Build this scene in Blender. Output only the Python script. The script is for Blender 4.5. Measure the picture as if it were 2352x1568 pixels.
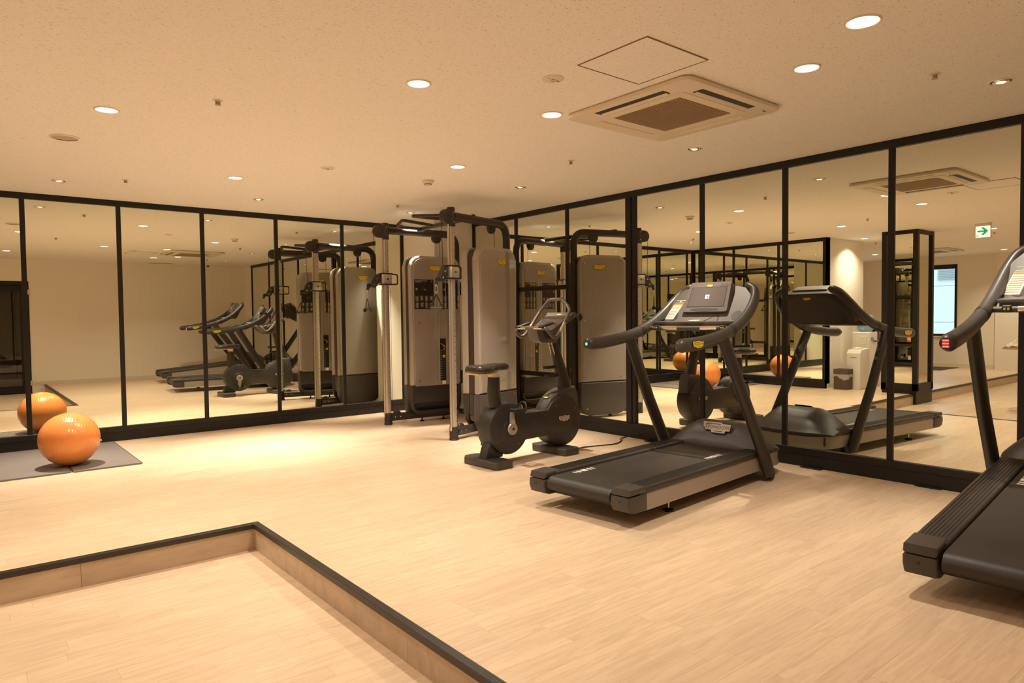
import bpy, bmesh, math, random
from mathutils import Vector, Matrix, Quaternion
R = math.radians
sc = bpy.context.scene
for o in list(bpy.data.objects): bpy.data.objects.remove(o)
random.seed(7)
C = sc.collection

# ------------------------------------------------------------------ camera
YAW, PITCH, ROLL, FPX, CAMH = R(39.1202), R(-2.0020), R(-0.6751), 1574.76, 1.27
_f = Vector((math.sin(YAW)*math.cos(PITCH), math.cos(YAW)*math.cos(PITCH), math.sin(PITCH)))
_r = Vector((math.cos(YAW), -math.sin(YAW), 0)); _u = _r.cross(_f)
_r2 = _r*math.cos(ROLL)+_u*math.sin(ROLL); _u2 = _u*math.cos(ROLL)-_r*math.sin(ROLL)
cam_d = bpy.data.cameras.new('camera'); cam = bpy.data.objects.new('camera', cam_d); C.objects.link(cam)
M = Matrix((( _r2.x,_u2.x,-_f.x,0),(_r2.y,_u2.y,-_f.y,0),(_r2.z,_u2.z,-_f.z,CAMH),(0,0,0,1)))
cam.matrix_world = M
cam_d.sensor_width = 36; cam_d.lens = FPX/2352*36; cam_d.clip_start = 0.05; cam_d.clip_end = 200
sc.camera = cam
# ------------------------------------------------------------------ world, colour, light path
w = bpy.data.worlds.new('world'); sc.world = w; w.use_nodes = True
w.node_tree.nodes['Background'].inputs[0].default_value = (0.62, 0.82, 1.0, 1)
w.node_tree.nodes['Background'].inputs[1].default_value = 2.4
sc.view_settings.view_transform = 'Standard'; sc.view_settings.look = 'None'
sc.view_settings.gamma = 1; sc.view_settings.use_curve_mapping = False
sc.view_settings.exposure = 0.0
LAMP_COL = (1.0, 0.895, 0.74)
DOWN_W, SPOT_W = 21.0, 20.0
cy = sc.cycles
cy.max_bounces = 16; cy.diffuse_bounces = 9; cy.glossy_bounces = 10; cy.transmission_bounces = 6; cy.transparent_max_bounces = 8
cy.use_denoising = True
cy.sample_clamp_indirect = 6.0
cy.blur_glossy = 0.5

ZC = 2.561; YL = 8.345; XR = 5.483; YB = -0.35; XF = -7.0; SUNK = -0.16
XS, YS = 1.44, 4.34            # edges of the sunken floor

# ------------------------------------------------------------------ materials
MATS = {}
def mat(name, col, rough=0.5, metal=0.0, coat=0.0, emit=None, es=1.0, spec=0.5, trans=0.0, alpha=1.0, ior=1.45, coatr=0.05):
    if name in MATS: return MATS[name]
    m = bpy.data.materials.new(name); m.use_nodes = True
    b = m.node_tree.nodes['Principled BSDF']
    b.inputs['Base Color'].default_value = (*col, 1); b.inputs['Roughness'].default_value = rough
    b.inputs['Metallic'].default_value = metal; b.inputs['Coat Weight'].default_value = coat
    b.inputs['Coat Roughness'].default_value = coatr
    b.inputs['Specular IOR Level'].default_value = spec; b.inputs['Transmission Weight'].default_value = trans
    b.inputs['Alpha'].default_value = alpha; b.inputs['IOR'].default_value = ior
    if emit: b.inputs['Emission Color'].default_value = (*emit, 1); b.inputs['Emission Strength'].default_value = es
    MATS[name] = m
    return m
def nodes(m): return m.node_tree.nodes, m.node_tree.links, m.node_tree.nodes['Principled BSDF']
def grainy(name, col, rough, metal=0.0, scale=900, amt=0.12, bump=0.08, coat=0.0):
    """plastic or powder coat with a faint mottled grain"""
    m = mat(name, col, rough, metal, coat); n, l, b = nodes(m)
    tc = n.new('ShaderNodeTexCoord'); nz = n.new('ShaderNodeTexNoise'); nz.inputs['Scale'].default_value = scale; nz.inputs['Detail'].default_value = 2
    l.new(tc.outputs['Object'], nz.inputs['Vector'])
    mx = n.new('ShaderNodeMix'); mx.data_type = 'RGBA'; l.new(nz.outputs['Fac'], mx.inputs['Factor'])
    mx.inputs[6].default_value = (*[c*(1-amt) for c in col], 1); mx.inputs[7].default_value = (*[min(1, c*(1+amt)) for c in col], 1)
    l.new(mx.outputs[2], b.inputs['Base Color'])
    bp = n.new('ShaderNodeBump'); bp.inputs['Strength'].default_value = bump; bp.inputs['Distance'].default_value = 0.001
    l.new(nz.outputs['Fac'], bp.inputs['Height']); l.new(bp.outputs['Normal'], b.inputs['Normal'])
    return m
def wood(name, island, dark=(0.67,0.495,0.335), light=(0.76,0.58,0.405), sx=1.2, sy=14, vertical=False, rough=0.33):
    m = mat(name, light, rough); n, l, b = nodes(m)
    g = n.new('ShaderNodeNewGeometry'); oi = n.new('ShaderNodeObjectInfo')
    rnd = g.outputs['Random Per Island'] if island else oi.outputs['Random']
    cmb = n.new('ShaderNodeVectorMath'); cmb.operation = 'SCALE'; cmb.inputs[0].default_value = (37.0, 19.0, 11.0); l.new(rnd, cmb.inputs['Scale'])
    add = n.new('ShaderNodeVectorMath'); add.operation = 'ADD'; l.new(g.outputs['Position'], add.inputs[0]); l.new(cmb.outputs[0], add.inputs[1])
    mp = n.new('ShaderNodeMapping'); mp.inputs['Scale'].default_value = (sx, sy, sy) if not vertical else (sy*.08+1, 1.2, sy); l.new(add.outputs[0], mp.inputs['Vector'])
    n1 = n.new('ShaderNodeTexNoise'); n1.inputs['Scale'].default_value = 2.2; n1.inputs['Detail'].default_value = 5; n1.inputs['Distortion'].default_value = 1.4; l.new(mp.outputs[0], n1.inputs['Vector'])
    mp2 = n.new('ShaderNodeMapping'); mp2.inputs['Scale'].default_value = (sx*7, sy*9, sy*9); l.new(add.outputs[0], mp2.inputs['Vector'])
    n2 = n.new('ShaderNodeTexNoise'); n2.inputs['Scale'].default_value = 2.0; n2.inputs['Detail'].default_value = 3; l.new(mp2.outputs[0], n2.inputs['Vector'])
    rp = n.new('ShaderNodeValToRGB'); rp.color_ramp.elements[0].position = 0.36; rp.color_ramp.elements[1].position = 0.60
    rp.color_ramp.elements[0].color = (*dark, 1); rp.color_ramp.elements[1].color = (*light, 1); l.new(n1.outputs['Fac'], rp.inputs['Fac'])
    rp2 = n.new('ShaderNodeValToRGB'); rp2.color_ramp.elements[0].position = 0.30; rp2.color_ramp.elements[1].position = 0.46
    rp2.color_ramp.elements[0].color = (0.93, 0.90, 0.86, 1); rp2.color_ramp.elements[1].color = (1, 1, 1, 1); l.new(n2.outputs['Fac'], rp2.inputs['Fac'])
    mu = n.new('ShaderNodeMix'); mu.data_type = 'RGBA'; mu.blend_type = 'MULTIPLY'; mu.inputs['Factor'].default_value = 1
    l.new(rp.outputs['Color'], mu.inputs[6]); l.new(rp2.outputs['Color'], mu.inputs[7])
    mr = n.new('ShaderNodeMapRange'); mr.inputs[3].default_value = 0.955; mr.inputs[4].default_value = 1.045; l.new(rnd, mr.inputs[0])
    mv = n.new('ShaderNodeVectorMath'); mv.operation = 'SCALE'; l.new(mu.outputs[2], mv.inputs[0]); l.new(mr.outputs[0], mv.inputs['Scale'])
    l.new(mv.outputs[0], b.inputs['Base Color'])
    bp = n.new('ShaderNodeBump'); bp.inputs['Strength'].default_value = 0.12; bp.inputs['Distance'].default_value = 0.001
    l.new(n2.outputs['Fac'], bp.inputs['Height']); l.new(bp.outputs['Normal'], b.inputs['Normal'])
    return m
M_plank = wood('vinyl wood plank', False); M_plank_i = wood('vinyl wood plank far', True)
M_riser = wood('vinyl wood riser', False, dark=(0.49,0.375,0.26), light=(0.57,0.445,0.315), sx=.7, sy=3.5, rough=0.4)
M_sub = mat('floor joint', (0.60, 0.46, 0.31), 0.8)
def ceiling_mat():
    m = mat('rockwool ceiling', (0.88, 0.855, 0.81), 0.95, spec=0.1); n, l, b = nodes(m)
    g = n.new('ShaderNodeNewGeometry')
    outs = []
    for rot, sc_, off in ((35, (62, 170, 1), 0), (80, (70, 180, 1), 7.3), (150, (64, 165, 1), 3.1)):
        mp = n.new('ShaderNodeMapping'); mp.inputs['Rotation'].default_value = (0, 0, R(rot)); mp.inputs['Scale'].default_value = sc_; mp.inputs['Location'].default_value = (off, off, off); l.new(g.outputs['Position'], mp.inputs['Vector'])
        nz = n.new('ShaderNodeTexNoise'); nz.inputs['Scale'].default_value = 1.0; nz.inputs['Detail'].default_value = 1.5; nz.inputs['Distortion'].default_value = 0.6
        l.new(mp.outputs[0], nz.inputs['Vector']); outs.append(nz.outputs['Fac'])
    m1 = n.new('ShaderNodeMath'); m1.operation = 'MINIMUM'; l.new(outs[0], m1.inputs[0]); l.new(outs[1], m1.inputs[1])
    m2 = n.new('ShaderNodeMath'); m2.operation = 'MINIMUM'; l.new(m1.outputs[0], m2.inputs[0]); l.new(outs[2], m2.inputs[1])
    rp = n.new('ShaderNodeValToRGB'); e = rp.color_ramp.elements; e[0].position = 0.270; e[1].position = 0.335
    e[0].color = (0.60, 0.51, 0.385, 1); e[1].color = (0.88, 0.855, 0.81, 1); l.new(m2.outputs[0], rp.inputs['Fac']); l.new(rp.outputs['Color'], b.inputs['Base Color'])
    bp = n.new('ShaderNodeBump'); bp.inputs['Strength'].default_value = 0.2; bp.inputs['Distance'].default_value = 0.002
    l.new(rp.outputs['Color'], bp.inputs['Height']); l.new(bp.outputs['Normal'], b.inputs['Normal'])
    return m
M_ceil = ceiling_mat()
M_wall = grainy('cream wallpaper', (0.87, 0.81, 0.71), 0.9, scale=60, amt=0.02, bump=0.15)
M_white = mat('white plastic', (0.82, 0.79, 0.72), 0.35)
M_cream = mat('cream fixture plastic', (0.74, 0.66, 0.52), 0.5)
M_slot = mat('dark slot', (0.03, 0.022, 0.016), 0.6)
M_black = grainy('black frame metal', (0.014, 0.012, 0.010), 0.42, 0.2, scale=300)
M_mirror = mat('mirror silver', (0.84, 0.85, 0.74), 0.0, 1.0)
M_glass = mat('clear glass', (0.95, 0.97, 0.95), 0.0, trans=1.0, ior=1.45)
M_tplast = grainy('dark taupe plastic', (0.060, 0.050, 0.043), 0.42, scale=1200, amt=0.18, bump=0.15)
M_tplast2 = grainy('charcoal plastic', (0.033, 0.029, 0.026), 0.45, scale=1200, amt=0.15, bump=0.15)
M_fascia = grainy('grey brown console plastic', (0.100, 0.083, 0.072), 0.36, scale=1000, amt=0.15, bump=0.12)
M_rail = grainy('soft grip rail', (0.060, 0.052, 0.045), 0.36, scale=800, amt=0.15, bump=0.2)
M_belt = grainy('rubber running belt', (0.034, 0.028, 0.023), 0.5, scale=500, amt=0.2, bump=0.3)
M_ribb = grainy('ribbed foot rail', (0.048, 0.040, 0.034), 0.4, scale=600)
M_silver = grainy('champagne silver panel', (0.36, 0.31, 0.26), 0.42, 0.25, scale=700, amt=0.05, bump=0.05)
M_chrome = mat('chrome', (0.78, 0.74, 0.68), 0.12, 1.0)
M_alu = grainy('brushed aluminium', (0.62, 0.57, 0.49), 0.32, 0.75, scale=400, amt=0.05)
M_shell = grainy('silver tower shell', (0.40, 0.35, 0.30), 0.22, 0.15, scale=900, amt=0.04, bump=0.03, coat=0.5)
def shield_mat():
    m = mat('smoked clear shield', (0.30, 0.262, 0.226), 0.06, 0.0, coat=1.0, coatr=0.02); return m
M_shield = shield_mat()
M_tower_in = mat('inner tower panel', (0.27, 0.228, 0.19), 0.35)
M_tower_low = grainy('charcoal tower skirt', (0.070, 0.062, 0.057), 0.4, scale=1100, amt=0.15, bump=0.15)
M_tube = grainy('black brown powder coat', (0.040, 0.033, 0.028), 0.38, 0.1, scale=1400, amt=0.2, bump=0.15)
M_yellow = mat('yellow print', (0.80, 0.55, 0.03), 0.45)
M_silverprint = mat('silver print', (0.52, 0.43, 0.34), 0.45)
M_blackprint = mat('black print', (0.012, 0.010, 0.008), 0.5)
M_whiteprint = mat('white print', (0.85, 0.78, 0.66), 0.55)
M_paper = mat('label paper', (0.52, 0.46, 0.38), 0.6)
M_orange = mat('orange print', (0.85, 0.22, 0.03), 0.5)
M_red = mat('red plastic', (0.70, 0.10, 0.05), 0.45)
M_greyprint = mat('grey print', (0.16, 0.13, 0.11), 0.6)
M_skin = mat('figure print', (0.48, 0.33, 0.22), 0.6)
M_screen = mat('console screen glass', (0.075, 0.062, 0.054), 0.12, coat=0.6, emit=(0.32, 0.27, 0.24), es=0.05)
M_screen_off = mat('bike screen glass', (0.06, 0.047, 0.04), 0.15, coat=0.5)
M_icon = mat('lit screen icon', (0.6, 0.7, 0.9), 0.4, emit=(0.62, 0.68, 0.85), es=0.55)
M_led_g = mat('green led', (0.05, 0.6, 0.35), 0.3, emit=(0.05, 1.0, 0.55), es=2.5)
M_led_r = mat('red led', (0.8, 0.05, 0.05), 0.3, emit=(1.0, 0.08, 0.06), es=3.0)
M_diff = mat('lit diffuser', (1, 0.95, 0.85), 0.5, emit=(1.0, 0.90, 0.72), es=4.0)
M_lampf = mat('lit lamp face', (1, 0.95, 0.85), 0.5, emit=(1.0, 0.86, 0.66), es=2.2)
M_ball = None
def ball_mat():
    m = mat('orange gym ball vinyl', (0.78, 0.27, 0.06), 0.27, coat=0.25); n, l, b = nodes(m)
    tc = n.new('ShaderNodeTexCoord'); nz = n.new('ShaderNodeTexNoise'); nz.inputs['Scale'].default_value = 4
    l.new(tc.outputs['Object'], nz.inputs['Vector'])
    rp = n.new('ShaderNodeValToRGB'); rp.color_ramp.elements[0].color = (0.70, 0.225, 0.05, 1); rp.color_ramp.elements[1].color = (0.84, 0.32, 0.085, 1)
    l.new(nz.outputs['Fac'], rp.inputs['Fac']); l.new(rp.outputs['Color'], b.inputs['Base Color']); return m
M_ball = ball_mat()
M_mat = grainy('grey brown yoga mat', (0.185, 0.155, 0.135), 0.65, scale=300, amt=0.08, bump=0.2)
M_seat = mat('black leatherette', (0.040, 0.032, 0.027), 0.22, coat=0.3)
M_barg = grainy('grey handlebar rubber', (0.105, 0.088, 0.074), 0.33, scale=600)
M_cord = mat('black cord', (0.01, 0.01, 0.01), 0.5)
M_bin = mat('brown bin board', (0.10, 0.065, 0.045), 0.6)
M_bag = mat('thin plastic bag', (0.75, 0.70, 0.62), 0.3, alpha=0.45)
M_bottle = mat('blue water bottle', (0.45, 0.66, 0.85), 0.08, trans=0.55, ior=1.33)
M_facade = mat('pale facade panel', (0.78, 0.80, 0.80), 0.6)
M_tablewood = mat('oak table top', (0.55, 0.36, 0.18), 0.4)
M_cloth = grainy('cream towel', (0.75, 0.66, 0.52), 0.9, scale=200)
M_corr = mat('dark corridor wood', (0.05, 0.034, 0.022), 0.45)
M_green = mat('green sign print', (0.0, 0.32, 0.10), 0.5, emit=(0.0, 0.36, 0.12), es=0.9)
M_sign = mat('lit sign face', (0.9, 0.95, 0.95), 0.4, emit=(0.80, 0.95, 0.92), es=0.9)
M_leaf = mat('olive leaf', (0.10, 0.16, 0.04), 0.5)

# ------------------------------------------------------------------ mesh kit
def nb(): return bmesh.new()
def obj(name, bm, m, parent=None, loc=None, smooth=None, rot=None):
    me = bpy.data.meshes.new(name)
    bmesh.ops.recalc_face_normals(bm, faces=bm.faces)
    bm.to_mesh(me); bm.free()
    if m is not None:
        for k in (m if isinstance(m, (list, tuple)) else [m]): me.materials.append(k)
    o = bpy.data.objects.new(name, me); C.objects.link(o)
    if parent: o.parent = parent
    if loc: o.location = loc
    if rot: o.rotation_euler = rot
    if smooth:
        for p in me.polygons: p.use_smooth = True
        me.set_sharp_from_angle(angle=R(smooth))
    return o
def box(bm, x0, x1, y0, y1, z0, z1, bev=0.0, seg=2, mt=0, rot=None, piv=None):
    vs = [bm.verts.new((x, y, z)) for x in (x0, x1) for y in (y0, y1) for z in (z0, z1)]
    fs = [bm.faces.new([vs[i] for i in q]) for q in ((0,1,3,2),(4,6,7,5),(0,4,5,1),(2,3,7,6),(0,2,6,4),(1,5,7,3))]
    for f in fs: f.material_index = mt
    if rot is not None:
        p = Vector(piv) if piv else Vector(((x0+x1)/2, (y0+y1)/2, (z0+z1)/2))
        bmesh.ops.rotate(bm, verts=vs, cent=p, matrix=rot)
    if bev > 0:
        es = list({e for f in fs for e in f.edges})
        bmesh.ops.bevel(bm, geom=es, offset=bev, segments=seg, affect='EDGES', profile=0.5, material=-1)
    return vs
def spline(pts, sub=6):
    P = [Vector(p) for p in pts]
    if len(P) < 3 or sub < 2: return P
    out = []
    for i in range(len(P)-1):
        p0 = P[i-1] if i else P[0]*2-P[1]; p1 = P[i]; p2 = P[i+1]; p3 = P[i+2] if i+2 < len(P) else P[-1]*2-P[-2]
        for k in range(sub):
            t = k/sub
            out.append(0.5*((2*p1)+(-p0+p2)*t+(2*p0-5*p1+4*p2-p3)*t*t+(-p0+3*p1-3*p2+p3)*t**3))
    out.append(P[-1]); return out
def fillet(pts, rad, n=6):
    """polyline with its corners rounded to arcs"""
    P = [Vector(p) for p in pts]; out = [P[0]]
    for i in range(1, len(P)-1):
        a = (P[i-1]-P[i]); b = (P[i+1]-P[i]); d = min(rad, a.length*.49, b.length*.49)
        A = P[i]+a.normalized()*d; B = P[i]+b.normalized()*d
        for k in range(n+1):
            t = k/n; out.append((1-t)**2*A+2*t*(1-t)*P[i]+t*t*B)
    out.append(P[-1]); return out
def tube(bm, pts, r, seg=12, flat=1.0, up=None, cap=True, mt=0, round_ends=False):
    """sweep an ellipse (r along the in-plane normal, r*flat sideways); r may be a list"""
    P = [Vector(p) for p in pts]; n = len(P)
    rr = list(r) if isinstance(r, (list, tuple)) else [r]*n
    if len(rr) != n: rr = [rr[0]+(rr[-1]-rr[0])*i/(n-1) for i in range(n)]
    if round_ends:
        d0 = (P[0]-P[1]).normalized(); d1 = (P[-1]-P[-2]).normalized(); r0, r1 = rr[0], rr[-1]
        pre = [(P[0]+d0*r0*math.sin(a), r0*math.cos(a)+1e-4) for a in (R(88), R(65), R(35))]
        post = [(P[-1]+d1*r1*math.sin(a), r1*math.cos(a)+1e-4) for a in (R(35), R(65), R(88))]
        P = [p for p, _ in pre]+P+[p for p, _ in post]; rr = [q for _, q in pre]+rr+[q for _, q in post]; n = len(P)
    T = [(P[min(i+1, n-1)]-P[max(i-1, 0)]).normalized() for i in range(n)]
    if up is None: up = Vector((0, 0, 1)) if abs(T[0].z) < 0.9 else Vector((1, 0, 0))
    N = (up-T[0]*up.dot(T[0])).normalized(); rings = []
    for i in range(n):
        if i:
            q = T[i-1].rotation_difference(T[i]); N = q @ N; N = (N-T[i]*N.dot(T[i])).normalized()
        B = T[i].cross(N)
        rings.append([bm.verts.new(P[i]+N*math.cos(a)*rr[i]+B*math.sin(a)*rr[i]*flat) for a in [2*math.pi*k/seg for k in range(seg)]])
    for i in range(n-1):
        for k in range(seg):
            f = bm.faces.new((rings[i][k], rings[i][(k+1) % seg], rings[i+1][(k+1) % seg], rings[i+1][k])); f.material_index = mt
    if cap:
        f = bm.faces.new(rings[0][::-1]); f.material_index = mt; f = bm.faces.new(rings[-1]); f.material_index = mt
def lathe(bm, prof, seg=24, axis='Z', at=(0, 0, 0), mt=0, cap=True):
    at = Vector(at); rings = []
    for r, z in prof:
        ring = []
        for k in range(seg):
            a = 2*math.pi*k/seg; c, s = math.cos(a)*r, math.sin(a)*r
            v = (c, s, z) if axis == 'Z' else ((z, c, s) if axis == 'X' else (c, z, s))
            ring.append(bm.verts.new(at+Vector(v)))
        rings.append(ring)
    for i in range(len(rings)-1):
        for k in range(seg):
            f = bm.faces.new((rings[i][k], rings[i][(k+1) % seg], rings[i+1][(k+1) % seg], rings[i+1][k])); f.material_index = mt
    if cap:
        for g in (rings[0][::-1], rings[-1]):
            try: f = bm.faces.new(g); f.material_index = mt
            except ValueError: pass
def prism(bm, poly, a, b, axis='Y', mt=0, bev=0.0, seg=2):
    """extrude a 2D polygon between a and b along axis; poly in (x,z) for Y, (y,z) for X, (x,y) for Z"""
    def mk(p, t): return {'Y': (p[0], t, p[1]), 'X': (t, p[0], p[1]), 'Z': (p[0], p[1], t)}[axis]
    A = [bm.verts.new(mk(p, a)) for p in poly]; B = [bm.verts.new(mk(p, b)) for p in poly]; n = len(poly)
    fs = [bm.faces.new(A), bm.faces.new(B[::-1])]+[bm.faces.new((A[i], B[i], B[(i+1) % n], A[(i+1) % n])) for i in range(n)]
    for f in fs: f.material_index = mt
    if bev:
        es = list(fs[0].edges)+list(fs[1].edges)
        bmesh.ops.bevel(bm, geom=es, offset=bev, segments=seg, affect='EDGES', profile=0.5, material=-1)
def rrect(x0, x1, y0, y1, r, n=6, corners=(1, 1, 1, 1)):
    """rounded rectangle outline; corners = bottom-left, bottom-right, top-right, top-left"""
    out = []
    for (cx, cy_, a0, on) in ((x0+r, y0+r, 180, corners[0]), (x1-r, y0+r, 270, corners[1]), (x1-r, y1-r, 0, corners[2]), (x0+r, y1-r, 90, corners[3])):
        if not on:
            out.append((x0 if a0 in (180, 90) else x1, y0 if a0 in (180, 270) else y1)); continue
        for k in range(n+1):
            a = R(a0+90*k/n); out.append((cx+r*math.cos(a), cy_+r*math.sin(a)))
    return out
def empty(name, loc, rz=0, ry=0):
    o = bpy.data.objects.new(name, None); C.objects.link(o); o.location = loc; o.empty_display_size = 0.1
    o.rotation_euler = (0, ry, rz); return o
def tag(o, label, cat, group=None, kind=None):
    if label: o['label'] = label
    if cat: o['category'] = cat
    if group: o['group'] = group
    if kind: o['kind'] = kind
    return o
def thing(name, label, cat, loc=(0, 0, 0), rz=0, group=None, ry=0): return tag(empty(name, loc, rz, ry), label, cat, group)
def struct(name, bm, m, smooth=None): o = obj(name, bm, m, None, None, smooth); o['kind'] = 'structure'; return o
def link_copy(src, parent=None, name=None):
    c = src.copy(); C.objects.link(c); c.parent = parent; return c
def text_mesh(bm, s, size, xf, mt=0, depth=0.0, shear=0.0, align='CENTER'):
    """add flat lettering to bm; xf is a Matrix taking text-plane coords to part coords"""
    cu = bpy.data.curves.new('t', 'FONT'); cu.body = s; cu.size = size; cu.align_x = align; cu.align_y = 'CENTER'; cu.extrude = depth; cu.shear = shear
    cu.resolution_u = 2
    o = bpy.data.objects.new('t', cu); C.objects.link(o)
    dg = bpy.context.evaluated_depsgraph_get(); me = bpy.data.meshes.new_from_object(o.evaluated_get(dg))
    me.transform(xf)
    n0 = len(bm.faces); bm.from_mesh(me); bm.faces.ensure_lookup_table()
    for f in bm.faces[n0:]: f.material_index = mt
    bpy.data.objects.remove(o); bpy.data.curves.remove(cu); bpy.data.meshes.remove(me)
def plane_mx(origin, xdir, ydir):
    x = Vector(xdir).normalized(); y = Vector(ydir); y = (y-x*y.dot(x)).normalized(); z = x.cross(y)
    return Matrix(((x.x, y.x, z.x, origin[0]), (x.y, y.y, z.y, origin[1]), (x.z, y.z, z.z, origin[2]), (0, 0, 0, 1)))
SHIELD = [(-.5,.17),(.17,.17),(.21,.125),(.5,.125),(.475,-.10),(.34,-.10),(.30,-.18),(-.15,-.18),(-.19,-.10),(-.405,-.10),(-.425,-.02),(-.47,-.02)]
def flatpoly(bm, poly, xf, lift=0.0, mt=0, thick=0.0012):
    A = [bm.verts.new(xf @ Vector((x, y, lift))) for x, y in poly]; B = [bm.verts.new(xf @ Vector((x, y, lift+thick))) for x, y in poly]
    n = len(poly); fs = [bm.faces.new(A[::-1]), bm.faces.new(B)]+[bm.faces.new((A[i], A[(i+1) % n], B[(i+1) % n], B[i])) for i in range(n)]
    for f in fs: f.material_index = mt
def badge(parent, origin, xdir, ydir, width, col=None, name='maker_badge'):
    """stepped shield badge with the maker's lettering; outline, face and letters"""
    bm = nb(); xf = plane_mx(origin, xdir, ydir)
    flatpoly(bm, [(x*width*1.06, y*width*1.12) for x, y in SHIELD], xf, 0.0, 0, 0.001)
    flatpoly(bm, [(x*width*.98, y*width*.98) for x, y in SHIELD], xf, 0.001, 1, 0.0007)
    for (x0, x1, y) in ((-.34, .14, .105), (-.06, .22, -.125)): flatpoly(bm, [(x0*width, (y-.011)*width), (x1*width, (y-.011)*width), (x1*width, (y+.011)*width), (x0*width, (y+.011)*width)], xf, .0019, 0, .0004)
    t1 = xf @ Matrix.Translation((-.365*width, .015*width, .0021)); text_mesh(bm, 'T', .19*width, t1, 0, shear=.15)
    t2 = xf @ Matrix.Translation((.07*width, .0, .0021)) @ Matrix.Diagonal((1.0, 1.12, 1, 1)); text_mesh(bm, 'ECHNOGYM', .132*width, t2, 0, shear=.15)
    return obj(name, bm, [M_blackprint, col or M_yellow], parent)

# ------------------------------------------------------------------ the room shell
def planks(parent, rows, mat_one, mat_far, near, z):
    """rows of vinyl planks; the nearest are parts of their own, the rest one joined part"""
    cache = {}; far = nb(); allp = []
    for (y0, y1, xa, xb) in rows:
        x = xa-random.uniform(0, .85)
        while x < xb:
            L = random.choice((.60, .90, .90, .90)); a, b = max(x, xa), min(x+L, xb); x += L
            if b-a < .03: continue
            allp.append((a, b, y0, y1))
    allp.sort(key=lambda p: visible_rank(p))
    g = .00025
    for i, (a, b, y0, y1) in enumerate(allp):
        if i < near:
            key = (round(b-a, 3), round(y1-y0, 3)); me = cache.get(key)
            if me is None:
                bm = nb(); vs = [bm.verts.new(((b-a-2*g)*u, (y1-y0-2*g)*v, t)) for t in (-.004, 0) for u, v in ((0, 0), (1, 0), (1, 1), (0, 1))]
                for q in ((4,5,6,7), (0,1,5,4), (1,2,6,5), (2,3,7,6), (3,0,4,7), (3,2,1,0)): bm.faces.new([vs[k] for k in q])
                me = bpy.data.meshes.new('plank'); bm.to_mesh(me); bm.free(); me.materials.append(mat_one); cache[key] = me
            o = bpy.data.objects.new('plank', me); C.objects.link(o); o.parent = parent; o.location = (a+g, y0+g, z)
        else:
            vs = [far.verts.new((u, v, t)) for t in (z-.004, z) for u, v in ((a+g, y0+g), (b-g, y0+g), (b-g, y1-g), (a+g, y1-g))]
            for q in ((4,5,6,7), (0,1,5,4), (1,2,6,5), (2,3,7,6), (3,0,4,7)): far.faces.new([vs[k] for k in q])
    o = obj('plank_field', far, mat_far, parent); o['kind'] = 'stuff'
_fw = Vector((math.sin(YAW), math.cos(YAW)))
def visible_rank(p):
    c = Vector(((p[0]+p[1])/2, (p[2]+p[3])/2)); d = c.length; cs = c.dot(_fw)/max(d, 1e-3)
    return d if cs > math.cos(R(42)) and d > 1.2 else d+50
PW = .1075
# raised floor: slab under, planks on top
bm = nb()
box(bm, XS, XR+.2, YB-.2, YS, -.4, -.005); box(bm, XF-.2, XR+.2, YS, YL+.2, -.4, -.005)
floor = struct('floor', bm, M_sub)
rows = []
y = YB
while y < YL:
    y1 = min(y+PW, YL)
    if y1 <= YS-.012: rows.append((y, y1, XS+.012, XR))
    elif y < YS+.012: y1 = YS+.012; rows.append((y, y1, XS+.012, XR))
    else:
        rows.append((y, y1, XF if y < 7.9 else -.5, XR))
    y = y1
planks(floor, rows, M_plank, M_plank_i, 298, 0.0)
bm = nb(); box(bm, XF-.2, XS-.02, YB-.2, YS-.02, -.5, SUNK-.005)
floor2 = struct('floor', bm, M_sub)
rows = []; y = YB
while y < YS-.025:
    y1 = min(y+PW, YS-.022); rows.append((y, y1, XF, XS-.022)); y = y1
planks(floor2, rows, M_plank, M_plank_i, 150, SUNK)
# risers below the step edge, of wood boards end to end
bm = nb(); box(bm, XF, XS-.02, YS-.018, YS-.002, SUNK, -.028); box(bm, XS-.018, XS-.002, YB, YS-.018, SUNK, -.028)
riser = struct('trim_2', bm, M_sub)
x = XS-.021
while x > XF+.2:
    L = random.uniform(.85, .95); a = max(XF, x-L); bm = nb(); box(bm, a+.001, x-.001, YS-.022, YS-.018, SUNK, -.028); obj('riser_board', bm, M_riser, riser); x = a
y = YS-.022
while y > YB+.1:
    L = random.uniform(.85, .95); a = max(YB, y-L); bm = nb(); box(bm, XS-.022, XS-.018, a+.001, y-.001, SUNK, -.028); obj('riser_board', bm, M_riser, riser); y = a
# dark nosing along the step edge
bm = nb()
def nosing(bm, x0, x1, y0, y1):
    box(bm, x0, x1, y0, y1, -.028, .0035, .0015, 1)
nosing(bm, XF, XS+.012, YS-.03, YS+.012)
n2 = nb(); nosing(n2, XS-.03, XS+.012, YB, YS-.03)
M_nose = grainy('black brown nosing', (0.040, 0.030, 0.024), 0.38, scale=120, amt=0.2)
t1 = struct('trim_1', bm, M_nose); obj('nosing_strip', n2, M_nose, t1)
bm = nb()
for k in range(3): box(bm, XS-.025+.012*k, XS-.021+.012*k, YB, YS-.03, .003, .0044)
for k in range(3): box(bm, XF, XS-.03, YS-.025+.012*k, YS-.021+.012*k, .003, .0044)
obj('nosing_ribs', bm, M_nose, t1)
# ceiling
bm = nb(); box(bm, XF-.2, XR+.2, YB-.2, YL+.2, ZC, ZC+.15); ceiling = struct('ceiling', bm, M_ceil)
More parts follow.
